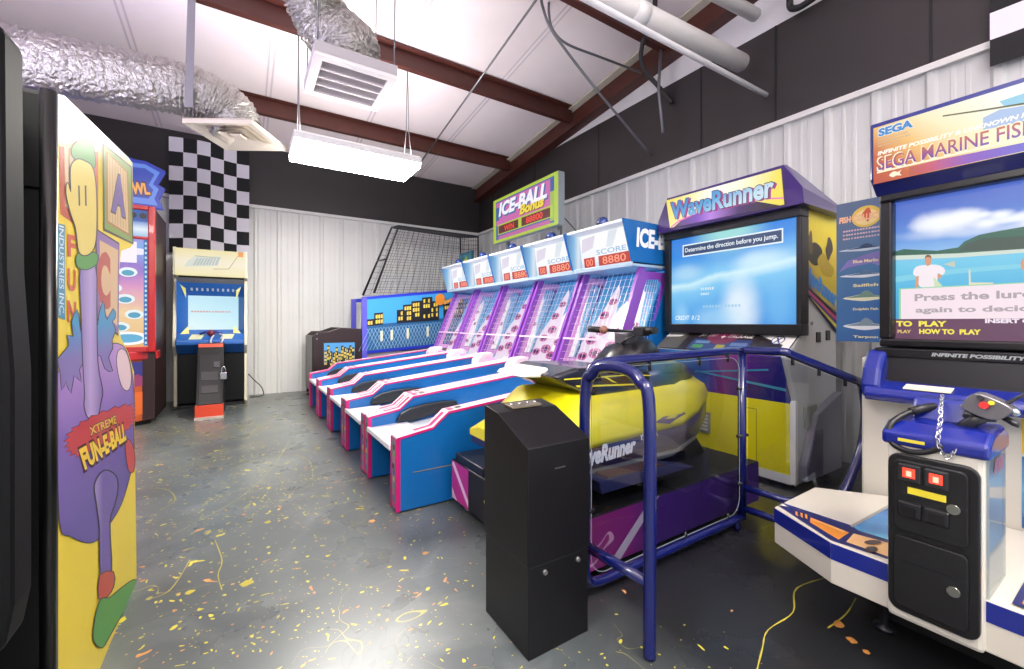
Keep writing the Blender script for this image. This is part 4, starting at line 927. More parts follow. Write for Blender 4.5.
# monitor
z0, z1 = 1.01, 1.86; y0, y1 = 1.30, 2.352; wl, wr_ = .055, .032
mb = MB(); w = .045
for q in ((y0, y1, z0, z0 + .075), (y0, y1, z1 - .07, z1), (y0, y0 + wr_, z0 + .075, z1 - .07), (y1 - wl, y1, z0 + .075, z1 - .07)): mb.box(3.05, 3.16, *q)
bz = mb.build('screen_bezel', M('0d0d10', .3), t, .006)
SC = grad((0, .12, 1), 1.25, 2.1, [(0, '3a8fdc'), (.2, '4aa2e6'), (.42, '7cc6f0'), (.5, 'c8ecf6'), (.54, '7ec6f0'), (.75, '2f8ae0'), (1, '1f74d4')], .95, .3, .16, 2.6, [((3.07, 1.72, 1.2), (9, .2, .36), 'e9f4fa', .85), ((3.07, 1.9, 1.12), (9, .28, .16), 'a9daf4', .6), ((3.07, 1.45, 1.2), (9, .14, .3), '7cc4f2', .5), ((3.07, 1.8, 1.77), (9, .34, .2), 'a4e4d8', .85), ((3.07, 1.55, 1.53), (9, .3, .12), 'd4f0fa', .8), ((3.07, 2.15, 1.5), (9, .2, .1), 'bfe4f6', .6), ((3.07, 2.2, 1.15), (9, .1, .14), 'a8dcf4', .5)])
SXX = 3.075
sc = MB().box(SXX, SXX + .03, y0 + wr_, y1 - wl, z0 + .07, z1 - .06).build('screen', SC, t)
def SQ(u, v): return (SXX, y1 - wl - (y1 - y0 - wl - wr_) * u, z1 - .065 - (z1 - z0 - .14) * v)
def S4(a, b, c, d): return [SQ(a, b), SQ(c, b), SQ(c, d), SQ(a, d)]
HAZ = grad((0, 1, 0), 1.5, 2.2, [(0, '4fa6e8'), (.35, 'bfe2f4'), (.6, 'eef6f8'), (.8, 'b4dcf2'), (1, '58aeea')], .9, .3, .35, 5)
W1 = M('e6f2fb', .3, 0, .95)
L = [
     ('p', S4(.11, .085, .91, .225), W1), ('p', S4(.12, .10, .9, .21), M('2d4a74', .3, 0, .8)),
     ('t', 'Determine the direction before you jump.', S4(.135, .125, .875, .19), M('e8f0f6', .3, 0, 1), .015),
     *dashes(S4(.28, .595, .40, .625), 6, M('d6ecf8', .3, 0, .9), 4), *dashes(S4(.28, .655, .36, .68), 4, M('cfe6f6', .3, 0, .9), 6),
     *dashes(S4(.3, .795, .62, .82), 12, M('9fd0ee', .3, 0, .9), 7), ('t', 'CREDIT  0 / 2', S4(.04, .905, .27, .955), M('eaf4fc', .3, 0, 1), .01, .2)]
art('screen_picture', sc, L, NX)
# purple hood with lit marquee
hp0 = [(2.985, 1.85), (3.0, 1.96), (3.03, 2.145), (3.08, 2.155), (3.2, 2.14), (3.64, 1.90), (3.64, 1.85)]
mb = MB(); A = [(x, z) for x, z in hp0]
mb.loft([[(x, 1.255 if z < 1.9 else (1.27 if z < 2 else 1.40), z) for x, z in A], [(x, 1.262 if z < 1.9 else (1.30 if z < 2 else 1.415), z) for x, z in A], [(x, 2.372 if z < 2 else 2.30, z) for x, z in A], [(x, 2.375 if z < 2 else 2.31, z) for x, z in A]], smooth=False)
hd = mb.build('marquee_hood', PRP, t, .02, 3)
c4 = [onX(p, 3.0) for p in cr(660, 160, 7.314)([(40, 295), (880, 60), (922, 330), (85, 500)])]
mf = []
for p in c4:
    mf.append((2.985 + (p.z - 1.85) * .13 - .006, p.y, p.z))
nm = Vector((-1, 0, .13)).normalized()
def MQ(u, v):
    a = Vector(mf[0]).lerp(Vector(mf[1]), u); b = Vector(mf[3]).lerp(Vector(mf[2]), u); return tuple(a.lerp(b, v))
def M4(a, b, c, d): return [MQ(a, b), MQ(c, b), MQ(c, d), MQ(a, d)]
MG = grad((0, 1, .3), 1.85, 2.95, [(0, 'f0d832'), (.18, 'f3e25c'), (.4, 'fff8dc'), (.6, 'fffdf2'), (.8, 'f4ea9a'), (1, 'f0d83a')], .95)
LB = grad((0, .3, 1), 2.45, 2.72, [(0, 'd4ecfa'), (.5, '5aaee6'), (1, '2f80cc')], .85)
VIO = grad((0, 1, 0), 1.5, 2.2, [(0, '2a1636'), (.25, '4a2a70'), (.55, 'c58af0'), (.7, '8a4fd0'), (1, '2a1640')], .8)
MAG = M('b8308c', .3, 0, .8); DKB2 = M('2a2f6c', .3, 0, .6)
L = [('p', M4(0, 0, 1, 1), MG), ('p', [MQ(a, b) for a, b in ((.04, 1), (.12, .84), (.3, .7), (.55, .62), (.8, .74), (.97, 1))], VIO),
     ('p', [MQ(a, b) for a, b in ((.0, .98), (.1, .80), (.3, .66), (.55, .58), (.8, .66), (1.0, .80), (1, .84), (.8, .7), (.55, .62), (.3, .70), (.1, .86), (.02, 1))], M('f06ac8', .3, 0, .9)),
     ('t', 'WaveRunner', M4(.055, .14, .965, .78), MAG, .06, .15), ('t', 'WaveRunner', M4(.035, .10, .95, .755), DKB2, .06, .15), ('t', 'WaveRunner', M4(.042, .125, .942, .73), LB, .035, .15)]
art('marquee_artwork', t, L, nm, .004)
# side artwork (right side of the cabinet head)
sa = [onY(p, CY0) for p in ((810, 208), (838, 221), (838, 338), (810, 293))]
head = MB().prism([(3.06, 1.36), (3.06, 1.86), (3.655, 1.86), (3.655, 1.02)], 'y', CY0 - .012, CY0 - .001).build('side_graphic', grad((.6, 0, 1), 2.9, 4.0, [(0, '3a2a6c'), (.3, '2f3f8c'), (.45, 'c9b21c'), (1, 'f0de2a')], 0, .3, .35, 3), t)
R_ = random.Random(21); L = []
Pz = lambda x, z: (x, CY0 - .012, z)
for x, z, a, b, h in ((3.3, 1.55, .16, .09, '2a2a1a'), (3.45, 1.48, .14, .1, 'b8a020'), (3.22, 1.62, .05, .1, '5a4a1a'), (3.5, 1.62, .06, .08, '3a2f2a')):
    L.append(('p', [Pz(p, q) for p, q in sm([(x + a * R_.uniform(.5, 1.1) * math.cos(k), z + b * R_.uniform(.5, 1.2) * math.sin(k)) for k in (0, .9, 1.8, 2.7, 3.6, 4.5, 5.4)], 3)], M(h, .35)))
L.append(('t', 'WaveRunner', [Pz(3.12, 1.50), Pz(3.62, 1.32), Pz(3.62, 1.20), Pz(3.12, 1.38)], M('3a8ad0', .35), .06))
for k, h in enumerate(('1f1a3c', 'c83a6a', '2a2f7c', 'd8c82a', '20204a')): L.append(('p', [Pz(3.08 + .04 * k, 1.36 - .03 * k), Pz(3.12 + .04 * k, 1.36 - .035 * k), Pz(3.64, 1.12 - .03 * k + .04), Pz(3.64, 1.08 - .02 * k + .02)], M(h, .35)))
art('side_artwork', head, L, NY, .001, .0004)
# lower side: sloped grey housing
MB().prism([(3.08, .06), (3.08, .16), (3.24, .48), (3.62, .60), (3.62, .06)], 'y', CY0 - .05, CY0 - .001).build('side_housing', M('7d7c86', .4), t, .006)
MB().prism([(3.085, .07), (3.085, .15), (3.2, .38), (3.3, .38), (3.3, .07)], 'y', CY0 - .056, CY0 - .045).build('housing_panel', M('4b4664', .4), t)
MB().box(3.15, 3.3, CY0 - .02, CY0 - .001, .40, .54).build('vent_panel', M('8a8c80', .4), t)
for x, z in ((3.33, 1.0), (3.48, 1.01)):
    MB().box(x, x + .06, CY0 - .008, CY0 - .001, z - .04, z + .03).build('socket', M('2a2a2a', .4), t)
MB().tube([(3.26, CY0 - .001, 1.09), (3.26, CY0 - .008, 1.09)], .012, 10).build('lock', CHROME, t)
MB().box(CXF + .03, 3.6, CY0 + .03, CY1 - .03, 0, .03).build('plinth', BLACK, t)
# platform
px0, px1, py0, py1 = 1.055, 2.55, 1.31, 2.32
pf = MB().box(px0, px1, py0, py1, .055, .285).build('platform', M('17171b', .5), t, .006)
SIDEP = grad((1, 0, 0), 1.05, 2.55, [(0, 'a02a78'), (.28, '8a2a7c'), (.36, '4a2a78'), (1, '3b2468')], 0, .3)
Py = lambda x, z: (x, py0, z)
L = [('p', [Py(px0 + .005, .06), Py(px1 - .005, .06), Py(px1 - .005, .28), Py(px0 + .005, .28)], SIDEP), ('p', [Py(1.33, .06), Py(1.40, .06), Py(1.66, .28), Py(1.60, .28)], M('c9bccb', .35)),
     ('p', [Py(a, b) for a, b in sm([(1.16, .09), (1.24, .08), (1.3, .13), (1.36, .16), (1.33, .2), (1.27, .16), (1.2, .15)], 4)], M('d9a3c2', .35)), ('p', [Py(a, b) for a, b in sm([(1.17, .1), (1.24, .092), (1.3, .14), (1.33, .165), (1.32, .19), (1.27, .15), (1.2, .14)], 4)], M('9a2c78', .35)),
     ('p', [Py(a, b) for a, b in ell((1.12, .13), .045, .04)], M('c06aa0', .35))]
art('side_stripe', pf, L, NY)
L = [('p', quadYZ(px0, 2.315, 2.10, .28, .06), M('b42a86', .35)), ('p', [(px0, 2.315, .26), (px0, 2.29, .28), (px0, 2.10, .11), (px0, 2.10, .07)], M('e6c8de', .35)), ('p', [(px0, 2.315, .12), (px0, 2.315, .06), (px0, 2.24, .06)], M('d9b8d0', .35)),
     ('p', quadYZ(px0, 1.80, 1.77, .14, .10), M('d8d8c0', .4))] + dashes(quadYZ(px0, 1.92, 1.76, .18, .165), 5, M('d8c82a', .4), 2)
art('rear_print', pf, L, NX)
for x in (1.12, 2.45):
    for y in (1.4, 2.22): MB().tube([(x, y, 0), (x, y, .012), (x, y, .02), (x, y, .06)], .03, 12, rf=lambda i, r: r if i < 2 else .012).build('leveler', M('77777a', .35, .8), t)
MB().box(1.06, 1.3, 1.95, 2.28, .285, .33).build('foot_plate', M('2b2b30', .3, .4), pf, .006)
mb = MB()
for k in range(5): mb.box(1.07, 1.28, 1.5 + k * .07, 1.53 + k * .07, .285, .295)
mb.build('grip_strip', M('8f8a80', .35, .5), pf)
# watercraft
YC = 1.75
def ring(x, pts): return [(x, YC + y, z) for y, z in pts] + [(x, YC - y, z) for y, z in pts[::-1]]
MB().prism([(1.25, .285), (1.4, .42), (2.3, .46), (2.45, .285)], 'y', YC - .17, YC + .17).build('pedestal', M('141417', .45), t, .01)
def hullsec(x, hw, zk, zc): return ring(x, [(.02, zk), (hw * .6, zk + .02), (hw * .93, zc), (hw * .97, zc + .06)])
MB().loft([hullsec(1.12, .345, .40, .42), hullsec(1.4, .365, .33, .40), hullsec(1.9, .365, .33, .40), hullsec(2.15, .32, .36, .44), hullsec(2.4, .2, .42, .5), hullsec(2.58, .03, .52, .58)]).build('lower_hull', M('8f9192', .4), t)
def bandsec(x, hw, z0, z1): return ring(x, [(hw * .8, z0), (hw * .985, z0), (hw, z1 - .02), (hw * .96, z1), (hw * .6, z1)])
MB().loft([bandsec(1.07, .345, .44, .485), bandsec(1.4, .366, .445, .55), bandsec(1.9, .366, .445, .56), bandsec(2.15, .325, .48, .60), bandsec(2.4, .205, .53, .65), bandsec(2.58, .04, .58, .68)]).build('hull_band', DPU, t)
def topsec(x, hw, z0, z1, dw): return ring(x, [(hw * .5, z0), (hw * .99, z0), (hw * 1.0, z0 + .03), ((hw * .75 + dw * .25), z0 + (z1 - z0) * .62), (dw, z1 - .015), (dw * .8, z1)])
MB().loft([topsec(1.06, .345, .482, .54, .30), topsec(1.16, .355, .50, .60, .27), topsec(1.30, .365, .54, .755, .23), topsec(1.6, .366, .55, .75, .25), topsec(1.95, .365, .56, .76, .25), topsec(2.15, .325, .60, .78, .2), topsec(2.4, .215, .64, .77, .12), topsec(2.58, .04, .68, .72, .02)]).build('upper_hull', YEL, t, 0)
seat = MB().prism([(1.27, .80), (1.18, .85), (1.34, .882), (1.70, .865), (1.86, .84), (1.86, .735), (1.45, .735)], 'y', YC - .235, YC + .235).build('seat', M('1a1a28', .25, coat=.3), t, .025, 3)
MB().prism([(1.10, .842), (1.12, .86), (1.235, .882), (1.25, .87), (1.2, .835)], 'y', YC - .13, YC + .13).build('seat_tail', M('e9e9e6', .3), seat, .012)
L = []
for yy, n_ in ((YC - .235, NY),):
    L = [('p', [(x, yy, z) for x, z in ((1.33, .792), (1.85, .765), (1.85, .772), (1.32, .802))], M('d8d02a', .35)), ('p', [(x, yy, z) for x, z in ((1.25, .838), (1.7, .83), (1.85, .815), (1.85, .81), (1.7, .824), (1.25, .832))], M('d8d02a', .35)),
         ('p', [(x, yy, z) for x, z in ((1.5, .83), (1.56, .80), (1.6, .79), (1.53, .825))], M('d8d02a', .35))]
art('seat_stripe', seat, L, NY, .002)
MB().tube([(1.285, YC + .0, .66), (1.262, YC + .0, .66)], .05, 16).build('nozzle', M('6a4426', .4), t)
cw_ = MB().loft([ring(1.84, [(.02, .74), (.235, .74), (.21, .83), (.02, .845)]), ring(2.05, [(.02, .75), (.235, .75), (.20, .86), (.02, .89)]), ring(2.3, [(.02, .76), (.17, .76), (.13, .84), (.02, .86)]), ring(2.52, [(.01, .73), (.05, .73), (.04, .77), (.01, .78)])]).build('cowl', grad((1, 0, .4), 2.1, 2.95, [(0, '1c2a66'), (.3, '2a5a6a'), (.5, '5a6a2a'), (.7, '23306e'), (1, '4a2a5a')], 0, .3, .5, 9), t)
MB().prism([(1.30, .36), (1.28, .42), (1.75, .405), (1.95, .36)], 'y', YC - .43, YC - .34).build('foot_tray', M('2a2f5a', .4), t, .006)
MB().slab([(1.34, YC - .425, .421), (1.34, YC - .345, .421), (1.72, YC - .345, .408), (1.72, YC - .425, .408)], (0, 0, 1), .004).build('foot_mat', M('5a4038', .5), t)
# side lettering
hy = YC - .366
Hx = lambda x, z: (x, hy, z)
WL = M('eef0f4', .35)
L = [('t', 'WaveRunner', [Hx(1.18, .548), Hx(1.58, .556), Hx(1.58, .482), Hx(1.18, .46)], WL, .05, .2), ('t', 'YAMAHA', [Hx(1.61, .558), Hx(1.74, .56), Hx(1.74, .535), Hx(1.61, .53)], WL, .03)]
art('hull_lettering', t, L, NY, .004)
L = [('p', [(x, YC - .367 + o, z) for x, z, o in ((1.3, .60, 0.005), (2.0, .64, 0.005), (2.0, .655, .01), (1.3, .62, .01))], M('2f6f4a', .35))]
def tside(x, s):            # a point on the sloping yellow flank
    return (x, YC - .366 * (1 - s) - .25 * s - .01, .58 + .165 * s)
L = [('p', [tside(1.34, .30), tside(2.0, .34), tside(2.0, .44), tside(1.34, .40)], M('3a7a5a', .35)), ('p', [tside(1.34, .52), tside(1.95, .56), tside(1.95, .72), tside(1.34, .66)], M('2a4a8c', .35)),
     ('p', [tside(a, b) for a, b in ((1.72, .12), (1.84, .28), (1.96, .32), (1.98, .2), (1.88, .1), (1.82, .02))], M('4a4060', .35)), ('p', [tside(a, b) for a, b in ((1.8, .16), (1.86, .24), (1.94, .26), (1.88, .14))], M('b8b03a', .35))]
art('flank_graphic', t, L, (0, -.9, .4), .004, .001)
# steering
pod = MB().loft([ring(1.78, [(.02, .83), (.12, .83), (.13, .87), (.02, .88)]), ring(1.88, [(.02, .82), (.13, .82), (.13, .95), (.02, .98)]), ring(2.02, [(.02, .82), (.12, .82), (.10, .99), (.02, 1.02)]), ring(2.14, [(.02, .84), (.10, .84), (.06, .93), (.02, .95)])]).build('steering_pod', M('17171b', .3), t)
MB().box(1.87, 1.97, YC - .05, YC + .05, .97, 1.04).build('bar_clamp', M('6b6a70', .35, .6), t, .01)
hb = curve([(1.86, YC + .26, 1.055), (1.9, YC + .14, 1.05), (1.93, YC, 1.045), (1.9, YC - .14, 1.05), (1.86, YC - .26, 1.055)], 6)
hbo = MB().tube(hb, .011, 10).build('handlebar', M('2a2a2e', .3, .5), t)
for s in (1, -1): MB().tube([(1.862, YC + s * .255, 1.055), (1.875, YC + s * .215, 1.053), (1.89, YC + s * .165, 1.051)], .02, 12).build('hand_grip', M('0d0d0f', .5), hbo)
MB().box(1.86, 1.93, YC - .17, YC - .10, 1.02, 1.075).build('throttle', M('26262a', .35), hbo, .01); MB().ball(Vector((1.885, YC + .15, 1.052)), .026).build('grip_collar', M('8a5a4a', .4), hbo)
MB().tube(curve([(1.9, YC - .1, 1.03), (1.86, YC - .06, 1.0), (1.88, YC, .97), (1.95, YC + .05, .93)], 5), .007, 8).build('control_cable', INK, hbo)
# ---------------------------------------------------------------- guard rail with clear panels
RLB = M('0e1654', .22, coat=.5); Yr = 1.234; xa, xb, yn = 1.124, 2.234, .925
t = thing('guard_rail', (1.7, 1.2, 0), 'blue tubular guard rail with clear plastic panels in front of the jet-ski ride', 'railing')
r = .021
pts = curve([(xa, Yr, .16), (xa, Yr, .80), (xa, Yr - .04, .90), (xa, Yr - .10, .935), (xa, yn + .10, .935), (xa, yn + .04, .90), (xa, yn, .80), (xa, yn, .15), (xa, yn, .005)], 6)
MB().tube(pts, r, 14).build('end_hoop', RLB, t)
MB().tube(curve([(xa, Yr, .40), (xa, Yr, .17), (xa + .02, Yr, .09), (xa + .09, Yr, .068), (xa + .3, Yr, .068), (xb, Yr, .068)], 6), r * .9, 12).build('bottom_rail', RLB, t)
MB().tube(curve([(xa, Yr, .8), (xa + .03, Yr, .90), (xa + .1, Yr, .935), (xa + .4, Yr, .943), (xb, Yr, .95), ], 6), r, 12).build('top_rail', RLB, t)
MB().tube([(xb, Yr, .06), (xb, Yr, .95)], r, 14).build('post', RLB, t); MB().tube([(xb - .03, Yr + .01, .0), (xb - .03, Yr + .01, .07)], .016, 12).build('foot', RLB, t)
MB().tube([(xa, Yr, .232), (xa, yn, .245)], r * .9, 12).build('cross_bar', RLB, t)
e1 = Vector((2.25, 1.03, .952)); e2 = Vector((2.60, .845, .80)); e3 = Vector((2.32, .80, .05))
MB().tube(curve([(xb, Yr, .95), e1 + Vector((-.01, .06, 0)), e1, e1.lerp(e2, .15), e2, ], 5), r, 12).build('top_rail', RLB, t)
MB().tube(curve([e2, e2 + Vector((.04, 0, -.04)), (2.67, .845, .62), (2.63, .85, .46), (2.5, .87, .28), (2.42, .90, .20), (2.38, .92, .005)], 4), r, 12).build('post', RLB, t)
for z in (.226, .115): MB().tube([(xb, Yr, z), (xb + .012, 1.02, z), (2.43, .90, z)], r * .85, 12).build('lower_rail', RLB, t)
CLR = clear_mat('cfd2da', .035, .02)
def rr(x0, z0, x1, z1, rd, n=6):
    o = []
    for cx, cz, a0 in ((x1 - rd, z1 - rd, 0), (x0 + rd, z1 - rd, PI / 2), (x0 + rd, z0 + rd, PI), (x1 - rd, z0 + rd, 1.5 * PI)):
        o += [(cx + rd * math.cos(a0 + PI / 2 * k / n), cz + rd * math.sin(a0 + PI / 2 * k / n)) for k in range(n + 1)]
    return o
mb = MB(); mb.face([(x, Yr - .003, z) for x, z in rr(xa + .03, .10, xb - .03, .915, .08)]); mb.build('clear_panel', CLR, t)
mb = MB(); ed = rr(xa + .03, .10, xb - .03, .915, .08); mb.tube([(x, Yr - .003, z) for x, z in ed], .0018, 4, closed=True); mb.build('panel_edge', M('8a929c', .3), t)
mb = MB(); mb.face([(xb + .004, Yr - .03, .92), (xb + .02, 1.03, .92), (xb + .02, 1.03, .27), (xb + .004, Yr - .03, .27)]); mb.face([(xb + .02, 1.03, .92), (2.59, .85, .78), (2.64, .85, .50), (2.46, .90, .27), (xb + .02, 1.03, .27)]); mb.build('clear_panel', CLR, t)
for x, z, dz in ((1.2, .93, -1), (1.5, .935, -1), (1.86, .94, -1), (2.1, .945, -1), (1.3, .07, 1), (1.75, .07, 1), (2.1, .07, 1)):
    MB().tube([(x, Yr, z), (x, Yr, z + dz * .05)], .008, 8).build('panel_clip', INK, t)
for z in (.25, .5, .75): MB().tube([(xb - .045, Yr, z), (xb + .03, Yr - .012, z)], .009, 8).build('panel_clip', INK, t)
for z in (.22, .36, .82): MB().tube([(xa, Yr, z), (xa + .045, Yr - .004, z)], .009, 8).build('panel_clip', INK, t)
for q in (.1, .45, .8): 
    p = e1.lerp(e2, q); MB().tube([p, p + Vector((0, 0, -.05))], .008, 8).build('panel_clip', INK, t)
# ---------------------------------------------------------------- black coin box stand
BX0, BX1, BY0, BY1 = .775, 1.043, 1.12, 1.41
t = thing('coin_box_stand', (.91, 1.27, 0), 'tall black box pedestal with slanted top standing before the blue guard rail', 'pedestal')
PB = M('0e0d10', .36, noise=.15, nscale=12, spec=.35)
MB().box(BX0 + .006, BX1 - .004, BY0 + .004, BY1, 0, .30).build('lower_box', PB, t, .003)
ub = MB().prism([(BY0, .303), (BY0, .69), (BY0 + .19, .772), (BY1, .786), (BY1, .303)], 'x', BX0, BX1).build('upper_box', PB, t, .003)
MB().slab([(BX0 + .07, BY0 + .20, .775), (BX1 - .06, BY0 + .20, .775), (BX1 - .06, BY0 + .265, .781), (BX0 + .07, BY0 + .265, .781)], (0, 0, 1), .008).build('hasp_plate', M('8a7f6a', .3, .8), ub, .003)
for k in range(4): MB().tube([(BX0 + .085 + k * .036, BY0 + .232, .784), (BX0 + .085 + k * .036, BY0 + .232, .791)], .006, 8).build('screw', CHROME, ub)
for x in (BX0 + .07, BX1 - .055): MB().tube([(x, BY0 + .006, .272), (x, BY0 - .004, .272)], .008, 12).build('bolt', M('8d8d8d', .3, .7), t)
MB().box(BX0 + .11, BX0 + .155, BY0 - .002, BY0 + .002, .605, .61).build('coin_slot', M('4a4a4a', .4, .5), ub)
# ================================================================== FISHING GAME
t = thing('fishing_game', (2.5, .1, 0), 'large fishing arcade game with beach scene screen, white platform and coin column', 'arcade game')
WHT = M('c6c1b4', .3, coat=.2); RB = M('11207c', .25, coat=.5); zt, zb = .34, .196
def mir(p): return [(x, y) for x, y in p] + [(x, 2 * -.02 - y) for x, y in p[::-1]]
half = [(2.39, .66), (2.223, .892), (1.844, .885), (1.718, .64)]
st = MB().prism(mir(half), 'z', zb, zt).build('platform', WHT, t, .004)
Ls = []
def edge(p, q, n, extra=()):
    (ax, ay), (bx_, by) = p, q
    Ls.append([('p', [(ax, ay, zt - .004), (bx_, by, zt - .004), (bx_, by, zt - .06), (ax, ay, zt - .06)], RB)])
    art('blue_stripe', st, Ls[-1], n)
edge((1.844, .885), (1.718, .64), (-.89, .46, 0)); edge((1.718, .64), (1.718, -.68), (-1, 0, 0)); edge((2.223, .892), (1.844, .885), (0, 1, 0))
MB().box(2.02, 2.4, -.6, .6, 0, zb).build('plinth', M('0a0a0b', .6), t)
MB().tube([(1.94, .56, 0), (1.94, .56, .015), (1.94, .56, .02), (1.94, .56, zb)], .032, 12, rf=lambda i, r: r if i < 2 else .012).build('leveler', INK, t)
c7 = cr(770, 470, 3.938); PT = PZ(zt)
SEA = grad((1, .4, 0), 1.7, 2.5, [(0, '3a86b8'), (.4, '5fb4d4'), (.6, '3a7fb4'), (1, '2a5f9a')], 0, .25, .8, 9)
OR = M('d98a35', .35); NV = M('20245c', .35)
L = [('p', PT(c7([(45, 128), (330, 222), (310, 250), (100, 165)])), RB), ('p', PT(c7([(30, 140), (100, 150), (330, 225), (465, 275), (465, 352), (240, 278)])), NV),
     ('p', PT(c7([(160, 188), (312, 248), (270, 276), (158, 208)])), OR), ('p', PT(c7([(300, 285), (330, 252), (466, 290), (466, 344)])), M('e3b47a', .35)), ('p', PT(c7([(322, 222), (465, 150), (466, 278), (345, 240)])), SEA),
     ('p', PT(c7([(315, 222), (465, 140), (465, 152), (325, 230)])), M('8a8a86', .4))]
for x in (100, 120, 138): L.append(('p', PT(c7([(x, 165 + (x - 100) * .3), (x + 9, 168 + (x - 100) * .3), (x + 9, 186 + (x - 100) * .35), (x, 178 + (x - 100) * .35)])), OR))
L.append(('p', PT(c7([(160, 196), (300, 246), (290, 252), (180, 206)])), M('eeb060', .35)))
for x, y, a, b in ((405, 290, 35, 9), (400, 318, 26, 12)): L.append(('p', PT(c7(ell((x, y), a, b, 12))), M('4a3f3a', .4)))
# rest of the deck picture on the far side of the column
L += [('p', [(1.74, .22, zt), (2.39, .22, zt), (2.39, -.6, zt), (1.74, -.6, zt)], SEA), ('p', [(1.74, .235, zt), (1.95, .235, zt), (1.95, -.1, zt), (1.74, -.1, zt)], NV), ('p', [(1.76, .22, zt), (1.92, .22, zt), (1.92, .12, zt), (1.76, .12, zt)], OR),
      ('p', [(1.84 + .05 * math.cos(a), .165 + .03 * math.sin(a), zt) for a in [2 * PI * k / 16 for k in range(16)]], M('efc088', .35))]
art('deck_graphic', st, L, NZ, .001, .0004)
# main cabinet
my0, my1 = -.82, .776
MB().box(2.40, 3.4, my0, my1, 0, .94).build('cabinet_body', WHT, t, .01)
L = [('p', quadYZ(2.4, .30, -.35, .86, .62), M('e9b52e', .35)), ('p', [(2.4, a, b) for a, b in ell((-.02, .75), .30, .10, 28)], M('efe6d8', .35)), ('t', 'MARINE', quadYZ(2.4, .22, -.28, .80, .70), M('8c2030', .35), .06),
     ('p', quadYZ(2.4, .30, -.35, .61, .35), grad((0, 0, 1), .35, .62, [(0, '2a5fa4'), (.5, '5aa0d0'), (1, '2f66a8')], 0, .3, .8, 10)), ('p', [(2.4, y, z) for y, z in sm([(.25, .5), (.12, .46), (-.02, .47), (-.1, .44), (.04, .42), (.2, .44)], 3)], M('d9c7b8', .35))]
art('body_graphic', t, L, NX)
MB().tube([(2.399, .64, .86), (2.394, .64, .86)], .052, 8).build('side_sticker', M('b9bab4', .4), t)
# blue console
con = MB().prism([(2.42, .765), (2.30, .77), (2.29, .83), (2.31, .90), (2.37, .975), (2.44, .985), (2.44, .765)], 'y', my1 - .10, my1 - .03).build('console', RB, t, .02, 3)
MB().prism([(2.42, .77), (2.28, .765), (2.265, .79), (2.275, .82), (2.36, .845), (2.42, .845)], 'y', my0, my1 - .05).build('console_shelf', RB, t, .008)
L = [('p', quadYZ(2.33, .72, -.7, 1.0, .91), M('101014', .35))]
cn = Vector((-1, 0, .22)).normalized()
cw = [(2.372, .70, .84), (2.372, -.72, .84), (2.39, -.72, .95), (2.39, .70, .95)]
MB().slab(cw, (-1, 0, .2), .004).build('console_window', M('0e0e12', .3), con)
MB().slab([(2.282, .60, .826), (2.282, .46, .826), (2.33, .46, .839), (2.33, .60, .839)], (0, 0, 1), .004).build('instruction_label', M('d9d6b8', .4), con)
mb = MB()
for z in (.885, .91): mb.box(2.362, 2.372, .0, .19, z, z + .004)
mb.build('console_stripe', M('cfcfd4', .4), con)
# monitor
X0 = 2.40
mb = MB(); ya, yb2, za, zz = .712, -.85, .992, 1.72
for q in ((yb2, ya, za, za + .035), (yb2, ya, 1.63, zz), (ya - .045, ya, za + .035, 1.63), (yb2, yb2 + .06, za + .035, 1.63)): mb.box(X0, X0 + .1, *q)
bz = mb.build('screen_bezel', M('0c0c0f', .28), t, .008)
MB().box(X0 + .1, 3.35, yb2, ya, .941, 1.72).build('monitor_case', M('17171a', .4), t)
XS = X0 + .05
PS = PX(XS); z8 = cr(820, 80, 2.389); z9 = cr(884, 260, 7.314)
CLD = []
for a_, b_, w_, h_, s_ in ((300, 338, .13, .06, 1), (345, 330, .09, .05, .95), (265, 345, .09, .04, .8), (400, 342, .06, .03, .95), (390, 322, .035, .018, .8), (432, 322, .05, .03, .95), (445, 334, .045, .02, .8), (480, 326, .05, .025, .9), (540, 330, .12, .06, .9), (300, 362, .2, .035, .5), (420, 358, .16, .025, .4)):
    p_ = onX(z8([(a_, b_)])[0], XS); CLD.append(((XS, p_.y, p_.z), (9, w_, h_), 'f2f6fc', s_))
sc = MB().box(XS, XS + .04, yb2 + .05, ya - .03, za + .02, 1.65).build('screen', grad((0, 0, 1), 1.06, 1.63, [(0, '3f8fc8'), (.3, '4ab0dc'), (.52, '6fc8e6'), (.56, '8fc0ea'), (.7, '5f94dc'), (.85, '4a74cc'), (1, '4a68c4')], .95, .3, .05, 9, CLD), t)
def YZ(l): return [(XS, y, z) for y, z in l]
CL = M('eaf0f8', .3, 0, .95); CLs = M('b4c8e6', .3, 0, .9)
L = []
for q in ([(232, 350), (250, 322), (280, 312), (310, 318), (350, 312), (372, 330), (350, 348), (300, 356), (262, 362)], [(378, 338), (400, 334), (420, 340), (412, 350), (384, 352)], [(380, 318), (396, 312), (408, 320), (394, 328)], [(416, 318), (432, 312), (440, 320), (424, 326)], [(420, 334), (440, 322), (452, 330), (440, 340)], [(455, 322), (475, 318), (500, 330), (470, 336)]):
    pass
HILL = M('2f6f5a', .3, 0, .7); HILL2 = M('3f5a50', .3, 0, .7); SAND = M('d6e4d8', .3, 0, .85)
L.append(('p', PS(z8([(172, 412), (200, 404), (240, 406), (280, 408), (330, 400), (345, 386), (380, 370), (420, 362), (490, 350), (600, 330), (600, 402), (330, 418), (172, 422)])), HILL))
L.append(('p', PS(z8([(330, 408), (350, 392), (390, 378), (440, 376), (500, 372), (600, 360), (600, 400), (400, 408)])), HILL2))
L.append(('p', PS(z8([(172, 420), (330, 414), (600, 396), (600, 404), (330, 424), (172, 430)])), SAND))
